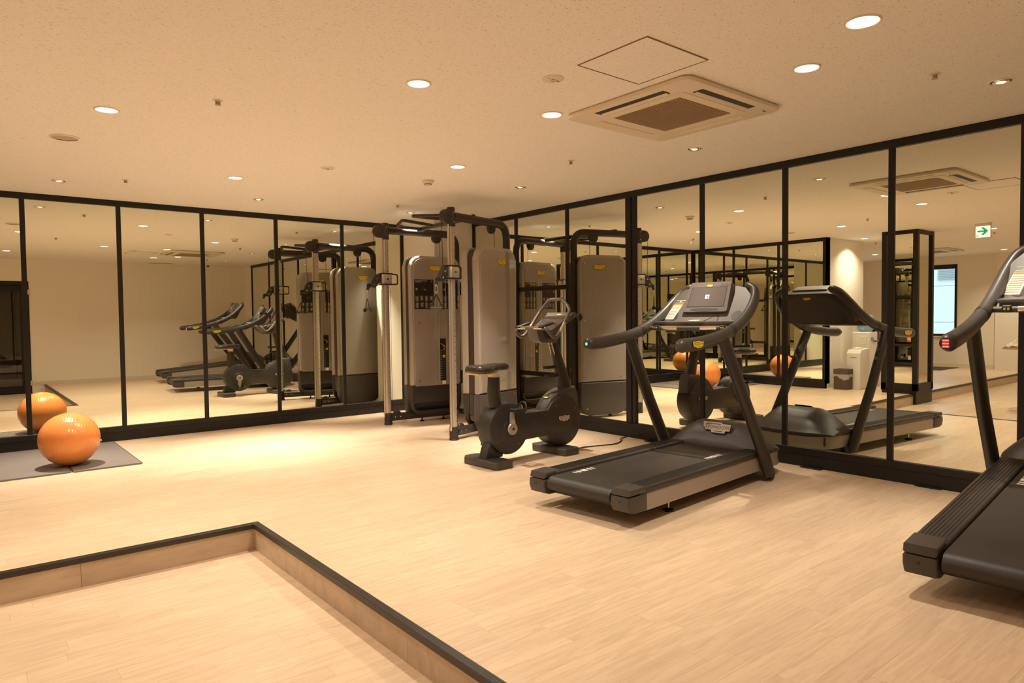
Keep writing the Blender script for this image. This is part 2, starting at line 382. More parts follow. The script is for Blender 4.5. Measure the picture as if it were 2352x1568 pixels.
# walls
def wall(name, *boxes, m=M_wall):
    bm = nb()
    for b in boxes: box(bm, *b)
    return struct(name, bm, m)
wall_left = wall('wall_left', (-.62, XR+.2, YL+.02, YL+.16, -.3, ZC))
wall_right = wall('wall_right', (XR+.02, XR+.16, YB-.1, YL+.16, -.3, ZC))
pil = wall('wall_corner', (4.862, XR+.02, 7.55, YL+.02, -.1, ZC))
DX0, DX1, DZ = -.75, 1.20, 2.06    # doorway in the back wall
wall_back = wall('wall_back', (DX1, XR+.16, YB-.12, YB, -.3, ZC), (XF-.1, DX0, YB-.12, YB, -.3, ZC), (DX0, DX1, YB-.12, YB, DZ, ZC))
wall_west = wall('wall_west', (-.62, -.52, 5.65, YL+.02, -.1, ZC), (-1.75, -.52, 5.65, 5.77, -.1, ZC), (-1.87, -1.75, 5.65, 8.0, -.1, ZC))
wall_north = wall('wall_north', (XF-.1, -1.75, 7.9, 8.02, -.1, ZC))
WY0, WY1, WZ0, WZ1 = 5.80, 7.35, .72, 2.38
wall_far = wall('wall_far', (XF-.12, XF, YB-.1, WY0, -.3, ZC), (XF-.12, XF, WY1, 8.0, -.1, ZC), (XF-.12, XF, WY0, WY1, -.3, WZ0), (XF-.12, XF, WY0, WY1, WZ1, ZC), (XF, XF+.12, YB, 5.02, -.3, ZC))
for nm, bx in (('baseboard_back', (DX1+.05, XR, YB, YB+.008, 0, .07)), ('baseboard_far', (XF+.0, XF+.008, 5.02, 7.9, 0, .08)), ('baseboard_west', (-1.75, -.52, 5.642, 5.65, 0, .08))):
    bm = nb(); box(bm, *bx); struct(nm, bm, mat('pale baseboard', (.72, .66, .56), .5))

def mirror_wall(parent, base_name, origin, xdir, ndir, length, posts, z0=.155, z1=2.50, wide=(), ends=True, glass_w=None, zb=0.0):
    """framed mirror panels: glass panels, thin posts, top rail and a stepped black base, along xdir from origin; ndir points into the room"""
    o = Vector(origin); X = Vector(xdir); N = Vector(ndir)
    def bx(bm, a, b, d0, d1, za, zc, bev=0.0, mt=0):
        p = [o+X*a+N*d0, o+X*b+N*d1]
        box(bm, min(p[0].x, p[1].x), max(p[0].x, p[1].x), min(p[0].y, p[1].y), max(p[0].y, p[1].y), za, zc, bev, 1, mt)
    edges = sorted(posts)
    for a, b in zip(edges[:-1], edges[1:]):
        bm = nb(); bx(bm, a+.004, b-.004, -.008, .0, z0-.02, z1+.01); obj('mirror_panel', bm, M_mirror, parent)
    for e in edges:
        hw = .022
        for wv in wide:
            if abs(wv-e) < .01: hw = .065
        bm = nb()
        if hw > .05:
            bx(bm, e-hw, e-.022, -.008, .022, z0-.01, z1); bx(bm, e-.018, e+.020, -.008, .030, z0-.01, z1); bx(bm, e+.026, e+hw, -.008, .018, z0-.01, z1)
            bx(bm, e-.022, e+.026, -.008, .012, z0-.01, z1)
        else: bx(bm, e-hw, e+hw, -.008, .014, z0-.01, z1, .002)
        obj('mirror_post', bm, M_black, parent)
    bm = nb(); bx(bm, edges[0]-.022, edges[-1]+.022, -.008, .020, z1, ZC+.0); obj('top_rail', bm, M_black, parent)
    bm = nb(); bx(bm, edges[0]-.022, edges[-1]+.03, -.012, .030, z0-.055, z0, .003); bx(bm, edges[0]-.022, edges[-1]+.02, -.012, .020, zb, z0-.052)
    struct(base_name, bm, M_black)
mirror_wall(wall_left, 'baseboard_left', (0, YL, 0), (1, 0, 0), (0, -1, 0), 5, [-.47, -.295, .556, 1.394, 2.234, 3.085, 3.952, 4.838])
mirror_wall(wall_right, 'baseboard_right', (XR, 0, 0), (0, 1, 0), (-1, 0, 0), 8, [.26, 1.385, 2.208, 3.059, 3.888, 4.76, 5.716, 6.635, 7.53], wide=(4.76,))
mirror_wall(wall_west, 'baseboard_inner', (-.50, 0, 0), (0, 1, 0), (1, 0, 0), 3, [5.69, 6.52, 7.43, 8.32])
# door floor plates beside the right hand base
for (px_, py_) in ((5.42, 2.80), (5.44, 1.93), (5.40, 4.44)):
    bm = nb(); box(bm, px_-.015, XR-.02, py_-.085, py_+.085, .0, .009, .003, 1); o = obj('floor_plate', bm, M_black, wall_right)
# free standing square column clad in mirror
bm = nb(); box(bm, -1.19, -.61, 4.30, 4.76, SUNK-.1, ZC); col_ = struct('wall_column', bm, M_wall)
def clad(x0, x1, y0, y1, face):
    bm = nb(); box(bm, x0, x1, y0, y1, .155, 2.50); obj('mirror_panel', bm, M_mirror, col_)
clad(-.61, -.604, 4.32, 4.74, 'x'); clad(-1.17, -.63, 4.294, 4.30, 'y'); clad(-1.196, -1.19, 4.32, 4.74, 'x'); clad(-1.17, -.63, 4.76, 4.766, 'y')
for (cx, cy_) in ((-.61, 4.30), (-.61, 4.76), (-1.19, 4.30), (-1.19, 4.76)):
    bm = nb(); box(bm, cx-.035, cx+.035, cy_-.035, cy_+.035, SUNK+.2, ZC); obj('corner_post', bm, M_black, col_)
bm = nb(); box(bm, -1.22, -.58, 4.27, 4.79, 2.50, ZC-.001); obj('top_rail', bm, M_black, col_)
bm = nb(); box(bm, -1.215, -.585, 4.275, 4.785, SUNK, .06); box(bm, -1.225, -.575, 4.265, 4.795, .055, .16); obj('column_base', bm, M_black, col_)
# window in the far wall, with the neighbour's facade outside
bm = nb()
for b in ((WY0, WY1, WZ0, WZ0+.05), (WY0, WY1, WZ1-.10, WZ1), (WY0, WY0+.05, WZ0+.05, WZ1-.10), (WY1-.05, WY1, WZ0+.05, WZ1-.10), ((WY0+WY1)/2-.025, (WY0+WY1)/2+.025, WZ0+.05, WZ1-.10)): box(bm, XF-.08, XF+.012, b[0], b[1], b[2], b[3])
win = struct('window_1', bm, M_black)
bm = nb(); box(bm, XF-.05, XF-.045, WY0+.04, WY1-.04, WZ0+.04, WZ1-.09); obj('pane', bm, M_glass, win)
bm = nb(); box(bm, XF-.1, XF+.05, WY0-.03, WY1+.03, WZ0-.03, WZ0); obj('window_sill', bm, mat('pale baseboard', (.72, .66, .56), .5), win)
fac = thing('neighbouring_building', 'pale panelled building facade seen outside the far window', 'building', (XF-3.2, 6.5, 0))
bm = nb(); box(bm, -.3, -.02, -6, 6, -3, 7); obj('wall', bm, mat('facade joint', (.55, .60, .62), .7), fac)
for i in range(12):
    for k in range(8):
        if 3 <= i <= 8 and 2 <= k <= 6:
            bm = nb(); box(bm, -.02, .0, -6+i+.008, -5+i-.008, -3+k*1.0+.008, -2+k*1.0-.008); obj('facade_panel', bm, M_facade, fac)
bm = nb()
for i in range(12):
    for k in range(8):
        if not (3 <= i <= 8 and 2 <= k <= 6): box(bm, -.02, .0, -6+i+.008, -5+i-.008, -3+k+.008, -2+k-.008)
o = obj('panel_field', bm, M_facade, fac); o['kind'] = 'stuff'
bm = nb(); box(bm, .0, .05, -.1, .8, 2.15, 2.45)
for k in range(6): box(bm, .05, .07, -.06, .76, 2.18+k*.045, 2.20+k*.045)
obj('air_vent', bm, mat('grey vent', (.42, .46, .50), .5), fac)
# doorway in the back wall: black frame, glazed leaf, dim corridor behind
bm = nb()
box(bm, DX0-.0, DX0+.06, YB-.09, YB+.012, SUNK, DZ); box(bm, DX1-.06, DX1, YB-.09, YB+.012, SUNK, DZ); box(bm, DX0, DX1, YB-.09, YB+.012, DZ-.02, DZ+.06)
door = struct('door_1', bm, M_black)
def leaf(x0, x1):
    bm = nb()
    for b in ((x0, x0+.085, SUNK+.01, DZ-.03), (x1-.085, x1, SUNK+.01, DZ-.03), (x0+.085, x1-.085, SUNK+.01, SUNK+.16), (x0+.085, x1-.085, DZ-.15, DZ-.03)): box(bm, b[0], b[1], YB-.055, YB-.015, b[2], b[3], .003, 1)
    L = obj('door_leaf', bm, M_black, door)
    bm = nb(); box(bm, x0+.08, x1-.08, YB-.039, YB-.031, SUNK+.15, DZ-.14); obj('glass_pane', bm, M_glass, L)
leaf(DX0+.07, (DX0+DX1)/2-.003); leaf((DX0+DX1)/2+.003, DX1-.07)
bm = nb()
for z_ in (1.9, .05): box(bm, DX1-.03, DX1+.02, YB+.012, YB+.035, z_-.05, z_+.05, .004, 1)
obj('hinge', bm, M_chrome, door)
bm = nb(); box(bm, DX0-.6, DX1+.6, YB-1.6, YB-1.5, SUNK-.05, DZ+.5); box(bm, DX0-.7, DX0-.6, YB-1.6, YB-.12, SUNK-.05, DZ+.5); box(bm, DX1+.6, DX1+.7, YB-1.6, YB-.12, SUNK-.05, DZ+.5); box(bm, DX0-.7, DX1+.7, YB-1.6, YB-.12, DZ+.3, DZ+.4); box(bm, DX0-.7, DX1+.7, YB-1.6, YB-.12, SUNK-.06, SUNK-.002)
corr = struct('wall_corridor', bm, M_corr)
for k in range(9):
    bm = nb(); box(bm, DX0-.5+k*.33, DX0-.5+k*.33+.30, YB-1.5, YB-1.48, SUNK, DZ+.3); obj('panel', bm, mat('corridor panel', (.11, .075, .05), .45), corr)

# ------------------------------------------------------------------ ceiling fixtures
def lamp(parent, kind, power, size, spread, tilt=(0, 0)):
    d = bpy.data.lights.new('lamp', 'AREA'); d.shape = 'DISK'; d.size = size; d.energy = power; d.color = LAMP_COL; d.spread = R(spread)
    o = bpy.data.objects.new('lamp', d); C.objects.link(o); o.parent = parent; o.location = (0, 0, -.016); o.rotation_euler = (tilt[0], tilt[1], 0); return o
def downlight(x, y, label, power=1.0, r=.058, group=None, col=None):
    t = thing('downlight', label, 'ceiling light', (x, y, ZC), group=group)
    bm = nb(); lathe(bm, [(r+.012, 0), (r+.012, -.003), (r+.004, -.007), (r, -.004), (r, 0)], 32, cap=False); obj('trim_ring', bm, M_cream, t, smooth=40)
    bm = nb(); lathe(bm, [(r, -.001), (r*.98, -.005), (r*.6, -.009), (.002, -.010)], 32); obj('diffuser', bm, M_diff, t, smooth=60)
    if power: lamp(t, 'd', DOWN_W*power, .10, 125)
    return t
def spotlight(x, y, label, tx=0, ty=0, power=1.0, spread=70, r=.05):
    t = thing('adjustable_spotlight', label, 'spotlight', (x, y, ZC))
    bm = nb(); lathe(bm, [(r+.013, 0), (r+.013, -.003), (r+.008, -.005), (r+.002, -.002)], 32, cap=False); obj('trim_ring', bm, M_white, t, smooth=40)
    bm = nb(); lathe(bm, [(r+.004, -.001), (.002, -.0012)], 32); obj('dark_gap', bm, M_slot, t)
    bm = nb(); lathe(bm, [(r-.006, -.001), (r-.008, -.007), (r*.75, -.009), (r*.35, -.004)], 28, cap=False); obj('reflector', bm, M_chrome, t, smooth=50)
    bm = nb(); lathe(bm, [(r*.55, -.003), (r*.4, -.008), (.002, -.010)], 20); obj('lamp_face', bm, M_lampf, t, smooth=60)
    if power: lamp(t, 's', SPOT_W*power, .05, spread, (ty, tx))
    return t
downlight(2.02, 3.27, 'bright round downlight on the open ceiling, left of the air conditioner')
downlight(.76, 4.81, 'bright round downlight at the far left of the ceiling beside the plain round speaker')
downlight(3.37, 4.85, 'round downlight on the ceiling in front of the cable machine')
downlight(2.01, 6.40, 'round downlight between the two adjustable spotlights of the left mirror wall')
downlight(3.51, 1.84, 'round downlight just right of the access panel and air conditioner', .9)
downlight(3.16, 1.40, 'largest looking cream disc copying a lamp reflected in glass, near the top right of the photo', .0, r=.066)  # glowing disc added for a lamp's reflection in glass, no real fitting
downlight(.76, 1.60, 'round downlight over the sunken floor near the glass door', .5)
downlight(3.0, 3.26, 'round cream disc for a lamp reflection in glass, touching the left corner of the air conditioner', .0, r=.06)  # second pane reflection of a lamp, added as a glowing ceiling disc
spotlight(4.60, 1.28, 'adjustable spotlight over the nearer treadmill at the right edge', R(0), R(0), .15, 50)
spotlight(4.50, 3.26, 'adjustable spotlight behind the air conditioner above the middle treadmill', 0, 0, .3, 50)
spotlight(4.40, 5.25, 'adjustable spotlight in front of the cable machine near the right mirror wall', 0, 0, .6, 55)
spotlight(2.56, 7.40, 'adjustable spotlight over the bright floor patch by the left mirror wall', R(0), R(-12), 1.0, 60)
spotlight(.78, 7.46, 'adjustable spotlight above the orange exercise ball', 0, R(-3), .9)
spotlight(4.35, 7.28, 'adjustable spotlight behind the cable machine beside the white corner pier', R(-6), R(6), 1.3)
downlight(-1.25, 5.36, 'round downlight washing the white wall above the water dispenser', .6)
downlight(-1.53, 3.56, 'round downlight beside the exit sign over the sunken floor', .8)
downlight(-3.6, 2.2, 'round downlight over the sunken floor towards the far wall', .9, group='downlights of the far area')
downlight(-4.77, 6.68, 'round downlight on the far ceiling near the north wall', .8)
downlight(-5.9, 4.6, 'round downlight nearest the far wall', .8)
def sprinkler(x, y, label):
    t = thing('sprinkler_head', label, 'sprinkler', (x, y, ZC))
    bm = nb(); lathe(bm, [(.030, 0), (.030, -.002), (.018, -.006), (.010, -.006)], 20); obj('escutcheon', bm, M_cream, t, smooth=40)
    bm = nb(); lathe(bm, [(.011, -.004), (.011, -.022), (.006, -.024)], 12); lathe(bm, [(.017, -.026), (.017, -.028)], 12)
    for s in (-1, 1): box(bm, s*.012-.002, s*.012+.002, -.002, .002, -.027, -.005)
    obj('deflector', bm, mat('dull nozzle metal', (.42, .35, .27), .35, .6), t)
sprinkler(1.24, 4.23, 'small sprinkler head between the two brightest left downlights')
sprinkler(1.25, 7.07, 'small sprinkler head near the left mirror wall')
sprinkler(4.00, 4.12, 'small sprinkler head beyond the air conditioner')
sprinkler(4.16, 1.46, 'small sprinkler head above the nearer treadmill')
sprinkler(3.94, 6.87, 'small sprinkler head above the cable machine')
sprinkler(-2.17, 3.72, 'small sprinkler head behind the exit sign')
sprinkler(-2.16, 5.56, 'small sprinkler head near the glowing white wall')
def emergency(x, y, label):
    t = thing('emergency_light', label, 'emergency light', (x, y, ZC))
    bm = nb(); lathe(bm, [(.062, 0), (.062, -.003), (.055, -.006), (.002, -.006)], 32); obj('plate', bm, M_cream, t, smooth=40)
    bm = nb(); lathe(bm, [(.014, -.006), (.012, -.012), (.004, -.015)], 16); obj('lens', bm, M_chrome, t, smooth=50)
    for b in ((.028, .040, -.004, .004), (.044, .049, -.003, .003), (-.038, -.030, -.008, -.002)):
        bm = nb(); box(bm, *b, -.0072, -.0055); obj('indicator', bm, M_slot, t)
emergency(2.56, 2.77, 'round cream emergency light left of the access panel')
emergency(2.51, 5.55, 'round cream emergency light in the middle of the far ceiling')
t = thing('ceiling_speaker', 'plain round ceiling speaker at the far left of the ceiling', 'speaker', (.64, 5.70, ZC))
bm = nb(); lathe(bm, [(.092, 0), (.092, -.004), (.080, -.009), (.076, -.007)], 36, cap=False); obj('rim', bm, M_cream, t, smooth=40)
bm = nb(); lathe(bm, [(.078, -.003), (.002, -.004)], 36); obj('grille', bm, mat('speaker mesh', (.50, .40, .27), .7), t)
t = thing('smoke_detector', 'cream smoke detector on the ceiling before the cable machine', 'smoke detector', (3.48, 5.5, ZC))
bm = nb(); lathe(bm, [(.056, 0), (.056, -.016), (.050, -.024), (.034, -.030), (.034, -.036)], 28); obj('body', bm, M_cream, t, smooth=35)
bm = nb()
for k in range(10):
    a = k*math.pi/5; box(bm, .0315, .0355, -.006, .006, -.042, -.036, rot=Matrix.Rotation(a, 3, 'Z'), piv=(0, 0, 0))
lathe(bm, [(.028, -.036), (.028, -.042)], 20)
obj('sensor_slots', bm, M_slot, t)
bm = nb(); lathe(bm, [(.034, -.042), (.032, -.047), (.002, -.048)], 20); obj('cap', bm, M_cream, t, smooth=40)
# ceiling access panel
t = thing('access_panel', 'square ceiling access panel outlined by a thin brown joint', 'access panel', (2.76, 2.315, ZC))
bm = nb(); box(bm, -.232, .232, -.222, .222, -.003, 0); obj('panel', bm, M_ceil, t)
bm = nb()
for b in ((-.238, .238, -.229, -.223), (-.238, .238, .223, .229), (-.238, -.233, -.223, .223), (.233, .238, -.223, .223)): box(bm, b[0], b[1], b[2], b[3], -.0045, 0)
obj('joint_frame', bm, mat('brown panel joint', (.24, .16, .09), .6), t)
# cassette air conditioner
def aircon(x, y, label):
    t = thing('air_conditioner', label, 'air conditioner', (x, y, ZC))
    bm = nb(); prism(bm, rrect(-.475, .475, -.475, .475, .05, 5), -.030, -.008, 'Z', bev=.006); prism(bm, rrect(-.463, .463, -.463, .463, .05, 5), -.010, 0, 'Z'); obj('panel', bm, M_cream, t, smooth=35)
    bm = nb(); prism(bm, rrect(-.325, .325, -.325, .325, .03, 4), -.033, -.029, 'Z', bev=.0015); obj('inner_panel', bm, M_cream, t, smooth=35)
    bm = nb(); box(bm, -.255, .255, -.255, .255, -.035, -.032)
    gm = mat('brown intake grille', (.30, .20, .12), .6)
    g = obj('grille', bm, gm, t)
    bm = nb()
    for k in range(34): box(bm, -.252, .252, -.250+k*.0150, -.2455+k*.0150, -.0375, -.034)
    obj('slats', bm, mat('intake slats', (.42, .30, .19), .55), g)
    for i, (cx, cy_, hor) in enumerate(((-.385, .0, 0), (0, -.385, 1), (.385, 0, 0), (0, .385, 1))):
        bm = nb(); a, b = (.265, .034) if hor else (.034, .265)
        open_ = i < 2
        box(bm, cx-a, cx+a, cy_-b, cy_+b, -.0312, -.0290); s = obj('air_outlet', bm, M_slot if open_ else M_cream, t)
        bm = nb()
        if open_:
            if hor: box(bm, cx-a+.012, cx+a-.012, cy_+.012, cy_+.032, -.036, -.031, rot=Matrix.Rotation(R(-25), 3, 'X'))
            else: box(bm, cx+.012, cx+.032, cy_-b+.012, cy_+b-.012, -.036, -.031, rot=Matrix.Rotation(R(25), 3, 'Y'))
        else: box(bm, cx-a+.006, cx+a-.006, cy_-b+.006, cy_+b-.006, -.034, -.031, .001, 1)
        obj('louver', bm, M_cream, s)
    bm = nb(); box(bm, .38, .41, -.405, -.395, -.0315, -.029); obj('blue_mark', bm, mat('blue mark', (.02, .06, .3), .5), t)
aircon(3.545, 2.74, 'white four way ceiling cassette air conditioner above the middle treadmill')
aircon(-4.85, 5.6, 'white ceiling cassette air conditioner near the far window')
t = thing('ceiling_vent', 'flat rectangular ceiling vent near the back wall', 'vent', (3.6, .0, ZC))
bm = nb(); box(bm, -.25, .25, -.05, .05, -.006, 0, .002, 1); obj('frame', bm, M_cream, t)
for k in range(3): bm = nb(); box(bm, -.235, .235, -.036+k*.028, -.020+k*.028, -.0085, -.005); obj('slot', bm, M_slot, t)
t = thing('security_camera', 'small dark dome camera on the ceiling by the back wall', 'camera', (4.60, -.08, ZC))
bm = nb(); lathe(bm, [(.045, 0), (.045, -.012), (.030, -.014)], 20); obj('base', bm, M_cream, t, smooth=40)
bm = nb(); lathe(bm, [(.030, -.012), (.028, -.03), (.016, -.042), (.002, -.046)], 18); obj('dome', bm, M_slot, t, smooth=60)
# exit sign
t = thing('exit_sign', 'hanging white exit sign with a green arrow', 'sign', (-.70, 3.44, ZC))
bm = nb(); box(bm, -.035, .035, -.10, .10, -.035, 0, .003, 1); obj('mount', bm, M_cream, t)
bm = nb(); box(bm, -.016, .016, -.10, .10, -.215, -.034, .003, 1); obj('housing', bm, M_cream, t)
for s in (1, -1):
    xf = plane_mx((s*.0162, 0, -.125), (0, s, 0), (0, 0, 1)); bm = nb()
    flatpoly(bm, [(-.092, -.082), (.092, -.082), (.092, .082), (-.092, .082)], xf, 0, 0, .0012)
    ar = [(.07, .012), (.07, -.012), (-.015, -.012), (.025, -.055), (-.01, -.055), (-.068, 0), (-.01, .055), (.025, .055), (-.015, .012)]
    flatpoly(bm, [(x_*s, y_+.008) for x_, y_ in ar], xf, .0012, 1, .0008)
    text_mesh(bm, '\u968e', .042, xf @ Matrix.Translation((.07*s, -.058, .0022)), 1)
    obj('face', bm, [M_sign, M_green], t)

# ------------------------------------------------------------------ treadmill
def treadmill(label, loc, rz, led, incline=0.0, marks=((.30, .205), (1.30, -.205))):
    t = thing('treadmill', label, 'treadmill', loc, rz, ry=-incline)
    # silver band along both sides, wrapping round the nose
    half = [(.16, .40), (1.90, .40), (2.03, .37), (2.11, .30), (2.145, .18), (2.152, .06)]
    out = fillet([(x, -y_, 0) for x, y_ in half]+[(x, y_, 0) for x, y_ in half[::-1]], .06, 3)
    bm = nb(); n = len(out); ring = []
    for i, p in enumerate(out):
        a = out[max(i-1, 0)]; b = out[min(i+1, n-1)]; nd = Vector((-(b-a).y, (b-a).x, 0)).normalized()
        r_ = []
        for (off, z_) in ((0, .192), (.004, .165), (.002, .125), (-.014 if p.x > 1.9 else -.004, .088), (.03, .088), (.03, .192)):
            r_.append(bm.verts.new(p+nd*off*(1 if off > .01 or off < 0 else -1)*( -1 if False else 1)+Vector((0, 0, z_))))
        ring.append(r_)
    for i in range(n-1):
        for k in range(6): bm.faces.new((ring[i][k], ring[i+1][k], ring[i+1][(k+1) % 6], ring[i][(k+1) % 6]))
    bm.faces.new(ring[0]); bm.faces.new(ring[-1][::-1])
    obj('side_band', bm, M_silver, t, smooth=50)
    bm = nb(); box(bm, .10, 2.05, -.365, .365, .085, .19, .01); obj('chassis', bm, M_tplast2, t)
    # foot rails with ribs
    for s in (-1, 1):
        bm = nb(); y0, y1 = sorted((s*.262, s*.408))
        box(bm, .10, 1.84, y0, y1, .192, .236, .012, 3); fr = obj('foot_rail', bm, M_ribb, t, smooth=40)
        bm = nb()
        for k in range(7): box(bm, .13, 1.66, s*(.288+.0165*k)-.003, s*(.288+.0165*k)+.003, .235, .2385)
        obj('rib', bm, M_tplast2, fr)
    # belt with its rear roller
    prof = [(.045, .218), (.02, .212), (.0, .197), (-.010, .175), (-.006, .150), (.012, .132), (.04, .126), (1.78, .126), (1.80, .218)]
    bm = nb(); prism(bm, prof, -.258, .258, 'Y'); belt = obj('running_belt', bm, M_belt, t, smooth=40)
    for (bx_, by_) in marks:
        bm = nb(); xx = bx_-.09
        for L in (.012, .022, .05, .022, .012): box(bm, xx, xx+L, by_-.022, by_+.022, .218, .2192); xx += L+.02
        obj('belt_mark', bm, M_whiteprint, belt)
    # rear corner caps
    for s in (-1, 1):
        bm = nb(); y0, y1 = sorted((s*.272, s*.412))
        prism(bm, [(-.018, .195), (-.022, .15), (-.005, .105), (.04, .09), (.17, .088), (.17, .196)], y0, y1, 'Y', bev=.012, seg=3); ec = obj('end_cap', bm, M_tplast, t, smooth=40)
        bm = nb(); prism(bm, [(-.014, .202), (-.002, .240), (.14, .242), (.16, .202)], y0, y1, 'Y', bev=.010, seg=3); obj('cap_lid', bm, M_tplast, ec, smooth=40)
        bm = nb(); lathe(bm, [(.007, -.0225), (.007, -.015)], 14, 'X', (0, s*.345, .165)); obj('bolt_hole', bm, M_slot, ec)
    # motor hood
    bm = nb(); NX, NY = 20, 26; g = []
    def bump(x):
        pts = [(1.66, .0), (1.70, .30), (1.74, .72), (1.79, .97), (1.84, 1.0), (1.92, .88), (2.0, .66), (2.08, .38), (2.14, .10), (2.165, .0)]
        for (a, va), (b, vb) in zip(pts[:-1], pts[1:]):
            if x <= b: u = (x-a)/(b-a); return va+(vb-va)*u
        return 0
    for i in range(NX+1):
        row = []
        for k in range(NY+1):
            v = -1+2*k/NY; y_ = v*.405; xm = 2.155-.24*max(0, abs(v)-.25)**2.2*1.35
            x_ = 1.665+(xm-1.665)*(i/NX)
            lat = 1-.78*(max(0, abs(v)-.42)/.58)**1.5
            row.append(bm.verts.new((x_, y_, .225+.185*bump(1.665+.5*(i/NX))*max(0, lat)-.02*abs(v)**6)))
        g.append(row)
    for i in range(NX):
        for k in range(NY): bm.faces.new((g[i][k], g[i+1][k], g[i+1][k+1], g[i][k+1]))
    base = [g[0][k] for k in range(NY+1)]+[g[i][NY] for i in range(1, NX+1)]+[g[NX][k] for k in range(NY-1, -1, -1)]+[g[i][0] for i in range(NX-1, 0, -1)]
    low = [bm.verts.new((v.co.x, v.co.y, .196)) for v in base]; m_ = len(base)
    for i in range(m_): bm.faces.new((base[i], low[i], low[(i+1) % m_], base[(i+1) % m_]))
    bm.faces.new(low)
    hood = obj('motor_hood', bm, M_tplast, t, smooth=45)
    badge(hood, (1.724, 0, .366), (0, -1, 0), (.36, 0, 1), .25, M_silverprint)
    # uprights
    for s in (-1, 1):
        bm = nb(); tube(bm, [(1.735, s*.435, .055), (1.66, s*.435, .19), (1.40, s*.425, .60), (1.13, s*.403, 1.06), (1.105, s*.395, 1.11)], [.058, .060, .056, .056, .05], 18, .62, up=Vector((1, 0, .6)))
        up_ = obj('upright', bm, M_tube, t, smooth=50)
        bm = nb(); lathe(bm, [(.01, s*.39), (.045, s*.392), (.045, s*.432), (.01, s*.434)], 24, 'Y', (1.80, 0, .046)); obj('wheel', bm, M_cord, t, smooth=40)
        bm = nb(); lathe(bm, [(.034, .0), (.034, .012), (.012, .018), (.008, .02)], 18, at=(.52, s*.33, 0)); lathe(bm, [(.006, .018), (.006, .10)], 10, at=(.52, s*.33, 0), mt=1)
        obj('levelling_foot', bm, [M_cord, M_chrome], t, smooth=40)
    # handrails
    for s in (-1, 1):
        pts = spline([(.60, s*.38, 1.073), (.80, s*.385, 1.082), (1.06, s*.388, 1.113), (1.30, s*.385, 1.172), (1.50, s*.375, 1.265), (1.65, s*.355, 1.372), (1.735, s*.318, 1.455), (1.76, s*.26, 1.492)], 6)
        k = len(pts); rad = [.047-.008*(i/k) for i in range(k)]
        bm = nb(); tube(bm, pts, rad, 18, .82, round_ends=True); hr = obj('handrail', bm, M_rail, t, smooth=60)
        bm = nb(); i0 = next(i for i, p in enumerate(pts) if p.x > 1.22); tube(bm, pts[i0:i0+2], .0465, 18, .83); obj('joint_ring', bm, M_tplast2, hr, smooth=60)
        badge(hr, (.735, s*.4235, 1.078), (-s, 0, -s*.0) if s > 0 else (1, 0, .04), (0, 0, 1), .135)
    bm = nb()
    if led is M_led_r:
        for k in range(3): box(bm, .5465, .558, .367, .393, 1.055+k*.015, 1.062+k*.015)
    else: lathe(bm, [(.011, -.0), (.009, -.004), (.002, -.006)], 14, 'X', (.5575, .38, 1.072))
    obj('status_light', bm, led, t)
    bm = nb(); lathe(bm, [(.030, 0), (.026, .012)], 18, 'X', (.558, .38, 1.073)); obj('light_lens', bm, M_slot, t, smooth=50)
    # console fascia between the rails, as a shallow shell
    outline = [(-.36, 0), (.36, 0), (.372, .07), (.362, .17), (.325, .26), (.27, .325), (.20, .345), (-.20, .345), (-.27, .325), (-.325, .26), (-.362, .17), (-.372, .07)]
    fx = plane_mx((1.50, 0, 1.215), (0, -1, 0), (.72, 0, 1))
    bm = nb(); A = [bm.verts.new(fx @ Vector((x_, y_, 0))) for x_, y_ in outline]; B = [bm.verts.new(fx @ Vector((x_*.97, y_*.97+.004, -.055))) for x_, y_ in outline]
    bm.faces.new(A); bm.faces.new(B[::-1]); n = len(outline)
    es = [bm.faces.new((A[i], B[i], B[(i+1) % n], A[(i+1) % n])) for i in range(n)]
    fas = obj('console_shell', bm, M_fascia, t, smooth=50)
    bm = nb(); B2 = [bm.verts.new(fx @ Vector((x_*.975, y_*.975+.004, -.056))) for x_, y_ in outline]; B3 = [bm.verts.new(fx @ Vector((x_*.86, y_*.86+.02, -.088))) for x_, y_ in outline]
    for i in range(n): bm.faces.new((B2[i], B3[i], B3[(i+1) % n], B2[(i+1) % n]))
    bm.faces.new(B3[::-1]); bm.faces.new(B2)
    bk = obj('back_cover', bm, M_tplast2, fas, smooth=30)
    badge(bk, tuple(fx @ Vector((0, .305, -.0885))), (0, 1, 0), (.72, 0, 1), .08)
    bm = nb()
    for sx in (-.27, -.1, .1, .27):
        for sy in (.045, .26):
            q = fx @ Vector((sx, sy, -.089)); lathe(bm, [(.006, 0), (.006, .002)], 10, 'X', tuple(q))
    obj('screw', bm, M_slot, fas)
    # cup holders
    for s in (-1, 1):
        bm = nb(); c = fx @ Vector((s*.275, .06, .001)); q = []
        for k in range(24):
            a = 2*math.pi*k/24; q.append((s*.275+.042*math.cos(a), .062+.045*math.sin(a)))
        flatpoly(bm, q, fx, .0005, 0, .001); obj('cup_holder', bm, M_slot, fas)
    # display
    dx = plane_mx((1.555, 0, 1.285), (0, -1, 0), (.50, 0, 1))
    bm = nb(); P = rrect(-.195, .195, 0, .262, .018, 4)
    A = [bm.verts.new(dx @ Vector((x_*(1-.10*y_/.262), y_, .030))) for x_, y_ in P]; B = [bm.verts.new(dx @ Vector((x_*(1-.10*y_/.262)*1.02, y_, -.05))) for x_, y_ in P]; n = len(P)
    bm.faces.new(A); bm.faces.new(B[::-1])
    for i in range(n): bm.faces.new((A[i], B[i], B[(i+1) % n], A[(i+1) % n]))
    dsp = obj('display', bm, M_fascia, t, smooth=40)
    bm = nb(); flatpoly(bm, [(-.158, .045), (.158, .045), (.150, .212), (-.150, .212)], dx, .0302, 0, .0015)
    scr = obj('screen', bm, M_screen, dsp)
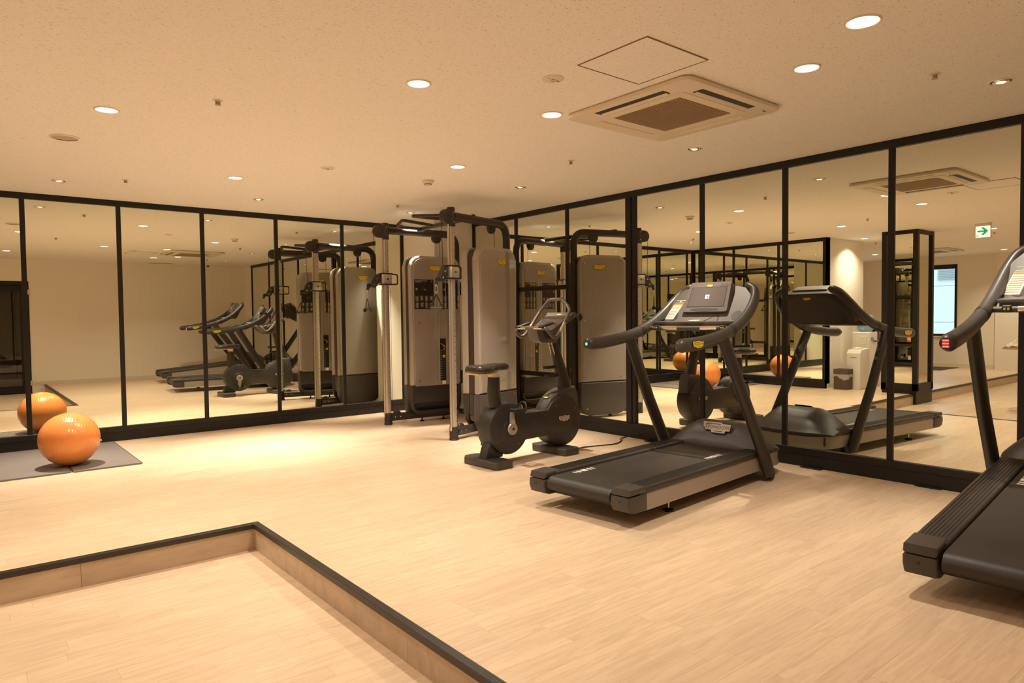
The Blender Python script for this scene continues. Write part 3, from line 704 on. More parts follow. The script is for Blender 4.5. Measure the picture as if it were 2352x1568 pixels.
    bm = nb(); flatpoly(bm, [(-.163, .040), (.163, .040), (.155, .217), (-.155, .217)], dx, .0295, 0, .001); obj('screen_bezel', bm, M_blackprint, dsp)
    # small square icon with a cut-out letter
    bm = nb(); sq = .017; cy_ = .130
    flatpoly(bm, [(-sq, cy_-sq), (sq, cy_-sq), (sq, cy_+sq), (-sq, cy_+sq)], dx, .0318, 0, .0004)
    text_mesh(bm, 'f', .050, dx @ Matrix.Translation((.006, cy_-.004, .0326)) @ Matrix.Diagonal((1.25, 1, 1, 1)), 1)
    obj('icon', bm, [M_icon, M_screen_off], scr)
    badge(dsp, tuple(dx @ Vector((0, .228, .0302))), (0, -1, 0), (.50, 0, 1), .052)
    bm = nb(); el = [(.125*math.cos(a), .018+.014*math.sin(a)) for a in [2*math.pi*k/28 for k in range(28)]]; flatpoly(bm, el, dx, .0302, 0, .001); obj('hand_slot', bm, M_slot, dsp)
    bm = nb(); P = rrect(.08, .165, .222, .25, .004, 2); flatpoly(bm, P, dx, .0302, 0, .002); ip = obj('port_cover', bm, M_fascia, dsp)
    bm = nb()
    for cx in (.104, .142): flatpoly(bm, rrect(cx-.008, cx+.008, .231, .241, .003, 2), dx, .0323, 0, .0006)
    obj('port', bm, M_slot, ip)
    # tray and heart-rate bar
    bm = nb(); box(bm, 1.355, 1.53, -.345, .345, 1.203, 1.226, .006, 2); box(bm, 1.36, 1.40, -.33, .33, 1.165, 1.203, .004, 1); tray = obj('tray', bm, M_fascia, t, smooth=40)
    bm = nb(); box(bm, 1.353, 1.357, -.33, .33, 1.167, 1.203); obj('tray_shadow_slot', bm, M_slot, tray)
    bm = nb(); tube(bm, [(1.325, -.375, 1.172), (1.318, -.30, 1.172), (1.318, .30, 1.172), (1.325, .375, 1.172)], .0175, 14); bar = obj('front_bar', bm, M_rail, t, smooth=60)
    for s in (-1, 1):
        bm = nb(); tube(bm, [(1.318, s*.10, 1.1735), (1.318, s*.235, 1.1735)], .0182, 14); obj('pulse_sensor', bm, M_chrome, bar, smooth=60)
        bm = nb(); box(bm, 1.295, 1.322, s*.285-.022, s*.285+.022, 1.156, 1.196, .004, 1); q = obj('speed_switch', bm, M_tplast2, bar)
        bm = nb()
        for d in (-.009, .009): box(bm, 1.2938, 1.2955, s*.285+d-.005, s*.285+d+.005, 1.172, 1.184)
        obj('switch_mark', bm, M_yellow, q)
    # emergency stop, warning label, clip cord
    bm = nb(); box(bm, 1.36, 1.425, -.035, .035, 1.226, 1.233, .003, 1, rot=Matrix.Rotation(R(-4), 3, 'Y')); obj('stop_tag', bm, mat('pale red tag', (.85, .38, .25), .45), t)
    bm = nb(); flatpoly(bm, [(-.355, .03), (-.268, .03), (-.232, .17), (-.314, .17)], fx, .001, 0, .0006); flatpoly(bm, [(-.314, .172), (-.232, .172), (-.2285, .186), (-.310, .186)], fx, .001, 1, .0006)
    for k in range(8): y_ = .045+k*.015; flatpoly(bm, [(-.343+k*.0042, y_), (-.275+k*.0040, y_), (-.275+k*.0040, y_+.003), (-.343+k*.0042, y_+.003)], fx, .0017, 2, .0003)
    obj('warning_label', bm, [M_paper, M_orange, M_greyprint], fas)
    bm = nb()
    for b in ((-.305, -.225, .193, .196), (-.300, -.218, .216, .219)): flatpoly(bm, [(b[0], b[2]), (b[1], b[2]), (b[1], b[3]), (b[0], b[3])], fx, .001, 0, .0006)
    flatpoly(bm, [(-.268, .203), (-.255, .203), (-.253, .209), (-.266, .209)], fx, .001, 0, .0006); obj('button_outline', bm, M_whiteprint, fas)
    bm = nb(); tube(bm, spline([(1.55, -.13, 1.262), (1.50, -.12, 1.265), (1.44, -.10, 1.245), (1.40, -.09, 1.232), (1.35, -.08, 1.215), (1.345, -.075, 1.190)], 5), .0028, 8); obj('safety_cord', bm, M_cord, t, smooth=60)
    return t
treadmill('dark treadmill standing free in mid floor beside the stationary bike, green light', (3.03, 3.085, 0), R(5.0), M_led_g)
treadmill('dark treadmill cut by the right photo edge, red light on its rail', (3.335, .857, 0), R(3.5), M_led_r, R(5.0), marks=((1.30, .205), (1.30, -.205)))

# ------------------------------------------------------------------ stationary bike
def bike():
    t = thing('stationary_bike', 'black upright stationary bike between the cable machine and middle treadmill', 'exercise bike', (3.53, 4.70, 0), R(3))
    HW = .085
    def disc(name, cx, cz, r, badge_=False):
        bm = nb(); pr = [(r*.90, -HW-.010), (r*.985, -HW), (r, -HW+.012), (r, HW-.012), (r*.985, HW), (r*.90, HW+.010)]
        lathe(bm, [(.001, -HW-.010)]+pr+[(.001, HW+.010)], 56, 'Y', (cx, 0, cz), cap=False)
        o = obj(name, bm, M_tplast2, t, smooth=35)
        bm = nb()
        for s in (-1, 1):
            for k in range(4):
                a = R(35+90*k); lathe(bm, [(.0035, s*(HW+.0095)), (.003, s*(HW+.0125))], 8, 'Y', (cx+r*.78*math.cos(a), 0, cz+r*.78*math.sin(a)))
        obj('screw', bm, M_alu, o); return o
    rd = disc('rear_housing', .19, .305, .226); fd = disc('flywheel_housing', .87, .303, .236)
    # beam: a rounded band across both housings
    a, b = Vector((.19, .305)), Vector((.87, .305)); rr_ = .108; pl = []
    for k in range(13): an = R(90+180*k/12); pl.append((a.x+rr_*1.12*math.cos(an), a.y+rr_*1.12*math.sin(an)))
    for k in range(13): an = R(-90+180*k/12); pl.append((b.x+rr_*math.cos(an), b.y+rr_*math.sin(an)))
    bm = nb(); prism(bm, pl, -HW-.014, HW+.014, 'Y', bev=.006, seg=2); bmn = obj('main_beam', bm, M_tplast2, t, smooth=35)
    badge(bmn, (.865, -HW-.0145, .325), (1, 0, .06), (0, 0, 1), .150, M_silverprint)
    badge(bmn, (.865, HW+.0145, .325), (-1, 0, .06), (0, 0, 1), .150, M_silverprint)
    # shroud over the front housing, rising into the column
    bm = nb(); prism(bm, [(.655, .40), (.665, .455), (.72, .52), (.82, .565), (.90, .60), (1.055, .61), (1.075, .54), (1.105, .40), (.9, .36)], -.075, .075, 'Y', bev=.025, seg=3); sh = obj('front_shroud', bm, M_tplast, t, smooth=40)
    badge(sh, (.720, .0, .5245), (0, -1, 0), (.75, 0, .5), .065)
    # column leaning back with a silver back edge
    bm = nb(); tube(bm, [(.985, 0, .56), (.93, 0, .74), (.865, 0, .92), (.815, 0, 1.08)], [.085, .070, .055, .045], 18, .62, up=Vector((1, 0, .3))); colm = obj('column', bm, M_tube, t, smooth=50)
    bm = nb()
    lab = plane_mx((.800, 0, .985), (0, -1, 0), (-.32, 0, 1)); flatpoly(bm, [(-.027, -.07), (.027, -.07), (.027, .06), (-.027, .06)], lab, .0, 0, .002); flatpoly(bm, [(-.027, .012), (.027, .012), (.027, .020), (-.027, .020)], lab, .0021, 1, .0006); flatpoly(bm, [(-.027, .021), (.027, .021), (.027, .026), (-.027, .026)], lab, .0021, 2, .0006)
    for k in range(4): flatpoly(bm, [(-.02, -.055+k*.014), (.018, -.055+k*.014), (.018, -.052+k*.014), (-.02, -.052+k*.014)], lab, .0021, 3, .0004)
    obj('warning_label', bm, [M_paper, M_orange, M_blackprint, M_greyprint], colm)
    for (cx, cz) in ((.775, .802), (.80, .722)):
        bm = nb(); pts = [(cx-.035+.036*math.cos(an), .036*math.sin(an), cz) for an in [2*math.pi*k/20 for k in range(21)]]
        q = []
        for (p, z_) in [(1, 0)]: pass
        lathe(bm, [(.036, -.012), (.040, -.012), (.040, .012), (.036, .012), (.036, -.012)], 24, at=(cx-.035, 0, cz), cap=False); box(bm, cx-.002, cx+.075, -.022, .022, cz-.012, cz+.012, .004, 1)
        obj('bottle_ring', bm, M_cord, t, smooth=40)
    # console
    bm = nb(); prism(bm, [(.545, 1.165), (.58, 1.055), (.62, 1.032), (.80, 1.030), (.86, 1.09), (.90, 1.16), (.72, 1.165)], -.068, .068, 'Y', bev=.012, seg=2); con = obj('console_base', bm, M_fascia, t, smooth=40)
    bm = nb(); prism(bm, [(.62, 1.165), (.655, 1.075), (.76, 1.07), (.80, 1.165)], -.0695, .0695, 'Y'); obj('console_inset', bm, M_tplast2, con)
    dm = plane_mx((.675, 0, 1.150), (0, -1, 0), (.255, 0, .145))
    bm = nb(); P = [(-.135, 0), (.135, 0), (.165, .27), (.175, .30), (-.175, .30), (-.165, .27)]; A = [bm.verts.new(dm @ Vector((x_, y_, .006))) for x_, y_ in P]; B = [bm.verts.new(dm @ Vector((x_*.92, y_, -.045))) for x_, y_ in P]; n = len(P)
    bm.faces.new(A); bm.faces.new(B[::-1])
    for i in range(n): bm.faces.new((A[i], B[i], B[(i+1) % n], A[(i+1) % n]))
    dsp = obj('display', bm, M_fascia, t)
    bm = nb(); flatpoly(bm, [(-.125, .02), (.125, .02), (.150, .255), (-.150, .255)], dm, .0062, 0, .002); obj('screen', bm, M_screen_off, dsp)
    badge(dsp, tuple(dm @ Vector((0, .277, .0062))), (0, -1, 0), (.255, 0, .145), .07)
    bm = nb(); tube(bm, [tuple(dm @ Vector((-.180, .30, -.01))), tuple(dm @ Vector((.180, .30, -.01)))], .022, 14, 1.0); obj('display_cap', bm, M_fascia, dsp, smooth=50)
    bm = nb(); box(bm, .965, 1.02, -.20, -.165, 1.235, 1.30, .01, 2, rot=Matrix.Rotation(R(-30), 3, 'Y')); obj('side_wing', bm, M_tplast2, dsp)
    # handlebar: one bent tube, symmetric
    half = [(.535, .10, 1.172), (.535, .185, 1.172), (.545, .215, 1.150), (.600, .222, 1.088), (.655, .216, 1.092), (.73, .208, 1.17), (.85, .195, 1.325), (.865, .150, 1.375), (.862, .085, 1.433)]
    pts = [Vector((.535, 0, 1.172))]+[Vector(p) for p in half]
    full = [Vector((p.x, -p.y, p.z)) for p in pts[::-1]]+pts[1:]
    full = fillet([tuple(p) for p in full]+[(.862, -.085, 1.433)], .035, 4)
    bm = nb(); tube(bm, full, .0165, 14, 1.0, cap=True); hb = obj('handlebar', bm, M_barg, t, smooth=60)
    for s in (-1, 1):
        bm = nb(); tube(bm, [(.535, s*.055, 1.1735), (.535, s*.155, 1.1735)], .0172, 14); obj('pulse_grip', bm, M_chrome, hb, smooth=60)
        bm = nb(); tube(bm, [(.695, s*.2125, 1.13), (.765, s*.2055, 1.217)], .0172, 14); obj('pulse_grip', bm, M_chrome, hb, smooth=60)
        bm = nb(); box(bm, .50, .66, s*.155-.028, s*.155+.028, 1.188, 1.205, .007, 2, rot=Matrix.Rotation(R(-14), 3, 'Y')); obj('forearm_pad', bm, M_cord, t, smooth=40)
    # seat
    bm = nb(); tube(bm, [(.095, 0, .50), (.083, 0, .62), (.088, 0, .755)], [.066, .062, .056], 20, .8, up=Vector((1, 0, 0))); obj('seat_tube', bm, M_tube, t, smooth=50)
    bm = nb(); tube(bm, [(.085, 0, .70), (.080, 0, .80)], .044, 18, .8, up=Vector((1, 0, 0))); obj('seat_post', bm, M_cream, t, smooth=50)
    bm = nb(); rows_ = []
    prof = [(-.162, .060), (-.150, .100), (-.11, .120), (-.04, .122), (.03, .095), (.09, .055), (.15, .036), (.21, .031), (.245, .022)]
    for (x_, wv) in prof:
        ring = []
        zt = .866-.006*math.cos((x_+.16)*8)
        for k in range(16):
            an = 2*math.pi*k/16; cy_ = math.cos(an); sz = math.sin(an); th = (.046 if x_ < .1 else .038)*(0.6 if x_ in (-.162, .245) else 1)
            ring.append(bm.verts.new((x_, wv*math.copysign(abs(cy_)**.7, cy_), zt-.036+th*math.copysign(abs(sz)**.8, sz)*(1 if sz > 0 else .8))))
        rows_.append(ring)
    for i in range(len(rows_)-1):
        for k in range(16): bm.faces.new((rows_[i][k], rows_[i][(k+1) % 16], rows_[i+1][(k+1) % 16], rows_[i+1][k]))
    bm.faces.new(rows_[0]); bm.faces.new(rows_[-1])
    seat = obj('seat', bm, M_seat, t, smooth=60)
    bm = nb(); prism(bm, [(x_, wv*.86) for x_, wv in prof[:6]]+[(x_, -wv*.86) for x_, wv in prof[:6][::-1]], .790, .802, 'Z', bev=.003); obj('seat_base', bm, mat('amber seat base', (.72, .48, .18), .5), seat)
    # feet and necks
    for cx in (0.0, .825):
        bm = nb(); prism(bm, [(cx-.085, -.235), (cx+.085, -.235), (cx+.10, -.21), (cx+.10, .19), (cx+.06, .235), (cx-.06, .235), (cx-.10, .19), (cx-.10, -.21)], .0, .066, 'Z', bev=.012, seg=3); obj('foot_bar', bm, M_tplast, t, smooth=40)
    bm = nb(); prism(bm, [(-.055, .06), (.135, .06), (.16, .12), (.02, .22), (-.03, .15)], -.05, .05, 'Y', bev=.01, seg=2); obj('rear_neck', bm, M_tplast2, t, smooth=40)
    bm = nb(); prism(bm, [(.77, .06), (.93, .06), (.96, .12), (.80, .12)], -.05, .05, 'Y', bev=.01, seg=2); obj('front_neck', bm, M_tplast2, t, smooth=40)
    bm = nb(); lathe(bm, [(.006, -.03), (.006, 0)], 10, at=(-.03, 0, .13)); obj('lock_pin', bm, M_cord, t)
    # cranks and pedals
    for s, up_ in ((-1, 1), (1, -1)):
        yy = s*(HW+.035); dz = up_
        bm = nb(); lathe(bm, [(.001, yy-.012), (.050, yy-.012), (.054, yy-.006), (.054, yy+.006), (.050, yy+.012), (.001, yy+.012)], 32, 'Y', (.19, 0, .305), cap=False)
        P = [(.19-.030, .305+dz*.04), (.19+.030, .305+dz*.04), (.19+.010, .305+dz*.165), (.19+.004, .305+dz*.178), (.19-.012, .305+dz*.178), (.19-.018, .305+dz*.165)]
        prism(bm, P, yy-.010, yy+.010, 'Y', bev=.003, seg=2)
        cr = obj('crank_arm', bm, M_alu, t, smooth=35)
        bm = nb(); lathe(bm, [(.013, yy+s*.0125), (.013, yy+s*.006)], 20, 'Y', (.192, 0, .305)); obj('crank_hole', bm, M_slot, cr)
        bm = nb(); lathe(bm, [(.085, s*(HW+.014)), (.080, s*(HW+.020))], 40, 'Y', (.19, 0, .305)); obj('crank_boss', bm, M_tplast2, cr, smooth=30)
        pz = .305+dz*.17; y0, y1 = sorted((yy+s*.02, yy+s*.12))
        bm = nb(); box(bm, .125, .255, y0, y1, pz-.012, pz+.012, .006, 2); lathe(bm, [(.007, yy), (.007, yy+s*.03)], 10, 'Y', (.188, 0, pz)); pd = obj('pedal', bm, M_cord, t, smooth=40)
        ym = (y0+y1)/2
        bm = nb(); pts = [(.245, ym+s*.05*math.cos(an), pz+.062*math.sin(an)) if False else (.235+.02*math.sin(an), ym+.052*math.cos(an), pz+.062*math.sin(an)) for an in [math.pi*k/12 for k in range(13)]]
        tube(bm, pts, .006, 8, 2.2, up=Vector((1, 0, 0))); obj('toe_strap', bm, M_cord, pd, smooth=50)
        bm = nb(); tube(bm, [(.262, ym-s*.035+.016*math.cos(an), pz+.014+.022*math.sin(an)) for an in [2*math.pi*k/14 for k in range(15)]], .004, 8); obj('strap_loop', bm, M_yellow, pd, smooth=50)
    return t
bike()
bm = nb(); pts = spline([(4.475, 4.66, .006), (4.62, 4.70, .006), (4.85, 4.66, .005), (5.05, 4.62, .005), (5.20, 4.67, .006), (5.30, 4.72, .02), (5.40, 4.66, .045), (5.443, 4.60, .07)], 6)
tube(bm, pts, .0045, 8); tube(bm, [p+Vector((.02*math.sin(i*.5), .018*math.cos(i*.31), 0)) for i, p in enumerate(pts[8:-3])], .0035, 8)
tag(obj('power_cord', bm, M_cord, smooth=60), 'thin black power cord from the bike to the right mirror base', 'cord')

# ------------------------------------------------------------------ dual adjustable pulley machine
def cable_machine():
    t = thing('cable_machine', 'dual pulley cable machine with two grey weight towers in the mirrored corner', 'cable machine', (4.0205, 6.608, 0), R(5.0))
    def arm(s):
        """s=-1 near arm, +1 far arm; arm frame: a along the arm, b lateral (outwards), in machine coords"""
        o0 = Vector((s*.067, s*(.691 if s < 0 else .715), 0)); ang = -s*R(10.0); ax = Vector((math.cos(ang), math.sin(ang), 0)); bx_ = Vector((-ax.y, ax.x, 0))*s
        MX = Matrix(((ax.x, bx_.x, 0, o0.x), (ax.y, bx_.y, 0, o0.y), (0, 0, 1, 0), (0, 0, 0, 1)))
        def put(name, bm, m, parent=t, smooth=None):
            bmesh.ops.transform(bm, matrix=MX, verts=bm.verts); return obj(name, bm, m, parent, smooth=smooth)
        # upright post of aluminium with numbered holes
        bm = nb(); prism(bm, rrect(-.030, .032, -.026, .026, .012, 3), .10, 2.24, 'Z'); prism(bm, rrect(-.052, -.034, -.012, .012, .008, 3), .10, 2.24, 'Z'); prism(bm, rrect(-.040, -.026, -.006, .006, .003, 1), .10, 2.24, 'Z')
        up_ = put('upright', bm, M_alu, smooth=40)
        bm = nb()
        for k in range(32):
            z_ = .20+k*.063
            for side in (-1, 1): lathe(bm, [(.0052, side*.0263), (.0050, side*.0270)], 8, 'Y', (.014, 0, z_))
            lathe(bm, [(.0052, -.0305), (.0050, -.0300)], 8, 'X', (0, 0, z_))
        put('index_hole', bm, M_slot, up_)['kind'] = 'stuff'
        bm = nb()
        for k in range(32):
            z_ = .20+k*.063
            for side in (-1, 1): box(bm, .020, .0225, side*.0262-.0003, side*.0262+.0003, z_+.022, z_+.028)
        put('index_mark', bm, M_blackprint, up_)['kind'] = 'stuff'
        # foot collar and cap
        bm = nb(); lathe(bm, [(.048, 0), (.052, .008), (.046, .02), (.047, .13), (.043, .14)], 26); put('foot_collar', bm, M_tube, smooth=35)
        bm = nb(); lathe(bm, [(.043, 2.215), (.046, 2.225), (.046, 2.245), (.043, 2.25), (.043, 2.40), (.040, 2.412)], 26); cap_ = put('post_cap', bm, M_tube, smooth=35)
        bm = nb(); prism(bm, rrect(-.155, .0, 2.235, 2.385, .074, 8, (1, 0, 0, 1)), -.028, .028, 'Y', bev=.008, seg=2); put('top_pulley_cover', bm, M_tube, smooth=35)
        bm = nb()
        for z_ in (2.26, 2.36):
            for sd in (-1, 1): lathe(bm, [(.006, sd*.0435), (.005, sd*.0455)], 10, 'Y', (0.0, 0, z_))
        put('bolt', bm, M_chrome, cap_)
        # main frame tube: top, rear bend, down, bottom bend, forward
        bm = nb(); pts = fillet([(.03, 0, 2.325), (.965, 0, 2.325), (.965, 0, .085), (.03, 0, .085)], .17, 10)
        tube(bm, pts, .045, 20, .92); fr = put('frame_tube', bm, M_tube, smooth=50)
        bm = nb(); tube(bm, [(.03, 0, .085), (.22, 0, .085)], .047, 20); put('base_sleeve', bm, M_tube, smooth=50)
        bm = nb()
        for a_ in (.07, .14):
            for sd in (-1, 1): lathe(bm, [(.006, sd*.046), (.005, sd*.049)], 10, 'Y', (a_, 0, .09))
        put('bolt', bm, M_chrome, fr)
        bm = nb(); lathe(bm, [(.001, -.014), (.055, -.014), (.060, -.008), (.060, .008), (.055, .014), (.001, .014)], 26, 'Y', (.11, 0, .105), cap=False); put('lower_pulley', bm, M_tplast2, smooth=40)
        for a_ in (.45, .75):
            bm = nb(); lathe(bm, [(.026, 0), (.026, .010), (.010, .016), (.008, .05)], 16, at=(a_, 0, 0)); put('levelling_foot', bm, M_cord, smooth=40)
        # top pulley tab hanging from the tube
        bm = nb(); prism(bm, rrect(.62, .745, 2.205, 2.33, .055, 7, (1, 1, 0, 0)), -.016, .016, 'Y', bev=.004, seg=2); tb = put('pulley_tab', bm, M_tplast2, smooth=35)
        bm = nb()
        for a_ in (.64, .725):
            for sd in (-1, 1): lathe(bm, [(.005, sd*.0165), (.004, sd*.0185)], 10, 'Y', (a_, 0, 2.30))
        put('bolt', bm, M_chrome, tb)
        bm = nb(); tube(bm, [(.735, 0, 2.23), (.735, 0, 1.97)], .003, 8); put('steel_cable', bm, M_cord)
        bm = nb(); tube(bm, [(-.148, 0, 2.28), (-.135, 0, 1.80)], .003, 8); put('steel_cable', bm, M_cord)
        bm = nb(); tube(bm, [(-.060, 0, 1.62), (-.060, 0, .14)], .003, 8); tube(bm, [(.055, 0, 1.62), (.055, 0, .14)], .002, 8); put('steel_cable', bm, M_cord)
        # tower: outer shell (towards b+), dark gasket band, inner shell with clear shield (towards b-)
        A0, A1 = .275, .955
        bm = nb(); prism(bm, rrect(A0, A1, .455, 2.035, .12, 8, (0, 0, 1, 1)), .050, .140, 'Y', bev=.026, seg=4); osh = put('outer_shell', bm, M_shell, smooth=35)
        bm = nb(); prism(bm, rrect(A0+.045, A1-.03, .47, 2.0, .09, 8, (0, 0, 1, 1)), .1395, .1445, 'Y', bev=.002, seg=1); shd = put('outer_shield', bm, M_shield, osh, smooth=35)
        bm = nb(); prism(bm, rrect(A0, A1, .035, .452, .14, 8, (1, 1, 0, 0)), .040, .142, 'Y', bev=.020, seg=4); put('outer_skirt', bm, M_tower_low, smooth=35)
        bm = nb(); prism(bm, rrect(A0+.006, A1-.006, .455, 2.025, .115, 8, (0, 0, 1, 1)), -.022, .056, 'Y', bev=.004, seg=1); box(bm, A0+.006, A1-.006, -.022, .046, .22, .46, .01, 1); put('gasket_band', bm, M_tube, smooth=35)
        bm = nb(); prism(bm, rrect(A0, A1, .455, 2.03, .12, 8, (0, 0, 1, 1)), -.110, -.018, 'Y', bev=.022, seg=4); ish = put('inner_shell', bm, M_shell, smooth=35)
        bm = nb(); prism(bm, rrect(A0+.04, A1-.03, .445, 2.0, .10, 8, (0, 0, 1, 1)), -.116, -.1085, 'Y', bev=.002, seg=1); ishd = put('inner_shield', bm, M_shield, ish, smooth=35)
        bm = nb(); box(bm, A0+.005, A1-.005, -.107, -.018, .235, .455, .012, 2); put('inner_skirt', bm, M_tplast2, smooth=35)
        # curved guard tube under the inner skirt
        bm = nb(); tube(bm, fillet([(A0+.02, -.06, .46), (A0+.02, -.06, .115), (A1-.02, -.06, .115), (A1-.02, -.06, .46)], .12, 8), .028, 14); put('guard_tube', bm, M_tube, smooth=50)
        # screws
        bm = nb()
        for (a_, z_) in ((A0+.10, 1.93), (A1-.06, 1.93), (A0+.10, 1.22), (A1-.055, 1.22), (A0+.10, .51), (A1-.055, .51)):
            lathe(bm, [(.009, .1445), (.009, .146), (.004, .1468)], 12, 'Y', (a_, 0, z_)); lathe(bm, [(.009, -0.1160), (.009, -0.1175), (.004, -0.1183)], 12, 'Y', (a_, 0, z_))
        for (a_, z_) in ((A0+.10, .415), (A1-.055, .415), (A1-.09, .12)): lathe(bm, [(.006, .142), (.006, .1435)], 12, 'Y', (a_, 0, z_))
        put('screw', bm, M_chrome, osh)
        # badges on both faces
        def bdg(par, a_, b_, z_, facing, width=.165):
            p = MX @ Vector((a_, b_, z_)); nrm = (bx_*facing); xd = Vector((-nrm.y, nrm.x, 0)); badge(par, tuple(p), tuple(xd), (0, 0, 1), width)
        bdg(shd, .68, .1448, 1.885, 1); bdg(ishd, .60, -0.1165, 1.885, -1)
        # inner face: weight window, guide strip, posters and label
        bm = nb(); box(bm, .655, .735, -0.1178, -0.1158, .50, 1.02); ws = put('weight_window', bm, M_blackprint, ish)
        bm = nb()
        for k in range(14): box(bm, .69, .733, -0.1195, -0.1178, .525+k*.026, .545+k*.026, .0015, 1)
        put('weight_plate', bm, M_tplast2, ws)['kind'] = 'stuff'
        bm = nb()
        for k in range(13): box(bm, .661, .672, -0.1184, -0.1178, .53+k*.028, .535+k*.028); box(bm, .675, .681, -0.1184, -0.1178, .53+k*.028, .534+k*.028)
        box(bm, .68, .73, -0.1200, -0.1178, .455, .495, mt=0)
        put('weight_numbers', bm, M_whiteprint, ws)
        bm = nb(); lathe(bm, [(.018, -0.1178), (.018, -0.1230), (.006, -0.1260)], 18, 'Y', (.705, 0, .80)); put('selector_knob', bm, M_yellow, ws, smooth=40)
        bm = nb(); tube(bm, [(.702, -0.1200, .88), (.72, -0.1230, .925), (.66, -0.1210, .96)], .006, 8); lathe(bm, [(.012, -0.1190), (.012, -0.1260)], 12, 'Y', (.70, 0, .93), mt=0); put('selector_pin', bm, mat('brass pin', (.55, .32, .10), .3, .8), ws)
        bm = nb()
        for a_ in (.648, .742, .60, .80): box(bm, a_-.004, a_+.004, -0.1192, -0.1158, .47, 1.80)
        put('guide_strip', bm, M_alu, ish)
        bm = nb(); box(bm, .765, .845, -0.1178, -0.1158, .50, .76); lb = put('instruction_label', bm, M_tower_in, ish)
        bm = nb(); box(bm, .767, .843, -0.1182, -0.1178, .735, .752); box(bm, .767, .843, -0.1182, -0.1178, .522, .539); put('label_band', bm, M_orange, lb)
        bm = nb()
        for k in range(16): box(bm, .772, .838, -0.1181, -0.1178, .545+k*.0115, .549+k*.0115)
        put('label_text', bm, M_greyprint, lb)
        for (pa0, pa1) in ((.315, .575), (.70, .915)):
            bm = nb(); box(bm, pa0, pa1, -0.1185, -0.1158, 1.385, 1.745); pp = put('exercise_poster', bm, M_blackprint, ish)
            W_ = pa1-pa0; bm = nb(); nrm = -bx_; xd = Vector((-nrm.y, nrm.x, 0)).normalized()
            cen = MX @ Vector(((pa0+pa1)/2, -0.1186, 1.565)); xf = plane_mx(tuple(cen), tuple(xd), (0, 0, 1))
            text_mesh(bm, 'DUAL ADJUSTABLE PULLEY', .0135, xf @ Matrix.Translation((-W_/2+.008, .163, .0006)), 0, align='LEFT')
            text_mesh(bm, 'UPPER BODY', .0145, xf @ Matrix.Translation((-W_/2+.008, .149, .0006)), 0, align='LEFT')
            for i in range(4):
                for jr, z_ in enumerate((-.045, -.125)):
                    cx = -W_/2+.034+i*.064
                    # little figure at its pulley frame: head, torso, two legs, two arms and posts
                    for (x0, y0, x1, y1, mtt) in ((-.003, .020, .003, .027, 1), (-.006, .0, .006, .019, 1), (-.007, -.028, -.002, 0, 2), (.002, -.028, .007, 0, 2), (-.014, .008, -.006, .012, 1), (.006, .008, .014, .012, 1), (-.018, -.028, -.015, .028, 2), (.015, -.028, .018, .028, 2)):
                        flatpoly(bm, [(cx+x0, z_+y0), (cx+x1, z_+y0), (cx+x1+(.003 if jr else 0), z_+y1), (cx+x0+(.003 if jr else 0), z_+y1)], xf, .0004, mtt, .0003)
                    if i in (0, 2): flatpoly(bm, [(cx-.015, z_-.038), (cx+.020, z_-.038), (cx+.020, z_-.035), (cx-.015, z_-.035)], xf, .0004, 0, .0003)
            flatpoly(bm, [(W_/2-.030, .150), (W_/2-.018, .150), (W_/2-.018, .166), (W_/2-.030, .166)], xf, .0004, 3, .0003)
            cir = [(-W_/2+.03+.016*math.cos(a), .062+.016*math.sin(a)) for a in [2*math.pi*k/16 for k in range(16)]]; flatpoly(bm, cir, xf, .0004, 4, .0003)
            for dy in (-.005, .005): flatpoly(bm, [(-W_/2+.019, .060+dy), (-W_/2+.041, .060+dy), (-W_/2+.041, .064+dy), (-W_/2+.019, .064+dy)], xf, .0008, 5, .0003)
            flatpoly(bm, [(.012, .048), (.022, .052), (.020, .066), (.012, .062)], xf, .0004, 5, .0003)
            for q in ((-.035, -.010), (-.006, -.004)): flatpoly(bm, [(-.022, .038), (-.019, .038), (-.019, .082), (-.022, .082)], xf, .0004, 4, .0003)
            flatpoly(bm, [(-.002, .038), (.001, .038), (.001, .082), (-.002, .082)], xf, .0004, 4, .0003); flatpoly(bm, [(-.022, .079), (.001, .079), (.001, .082), (-.022, .082)], xf, .0004, 4, .0003)
            obj('poster_print', bm, [M_whiteprint, M_skin, M_paper, M_red, M_greyprint, M_yellow], pp)['kind'] = 'stuff'
        # sliding carriage: silver block, black frame, handle with yellow grip, swivel pulley
        ZC_ = 1.745
        bm = nb(); prism(bm, rrect(-.070, .060, -.058, .058, .018, 3), ZC_-.058, ZC_+.058, 'Z', bev=.002); car = put('carriage', bm, M_alu, smooth=40)
        bm = nb(); prism(bm, rrect(-.078, .068, -.064, .064, .02, 3), ZC_+.058, ZC_+.070, 'Z'); prism(bm, rrect(-.078, .068, -.064, .064, .02, 3), ZC_-.070, ZC_-.058, 'Z'); put('carriage_frame', bm, M_cord, car, smooth=40)
        hs = -s
        bm = nb()
        pth = fillet([(.060, 0, ZC_+.062), (.150, 0, ZC_+.058), (.150, 0, ZC_-.058), (.060, 0, ZC_-.062)], .02, 4); tube(bm, pth, .009, 10); put('carriage_handle', bm, M_cord, car, smooth=50)
        bm = nb(); tube(bm, [(.156, 0, ZC_-.036), (.156, 0, ZC_+.036)], .009, 10, 1.2); put('yellow_grip', bm, M_yellow, car, smooth=50)
        bm = nb()
        for z_ in (ZC_,):
            for sd in (-1, 1):
                lathe(bm, [(.012, sd*.0583), (.010, sd*.0590)], 16, 'Y', (.0, 0, z_))
                for dx_ in (-.032, .032): lathe(bm, [(.004, sd*.0583), (.0035, sd*.0588)], 10, 'Y', (dx_, 0, z_))
        put('carriage_hole', bm, M_slot, car)
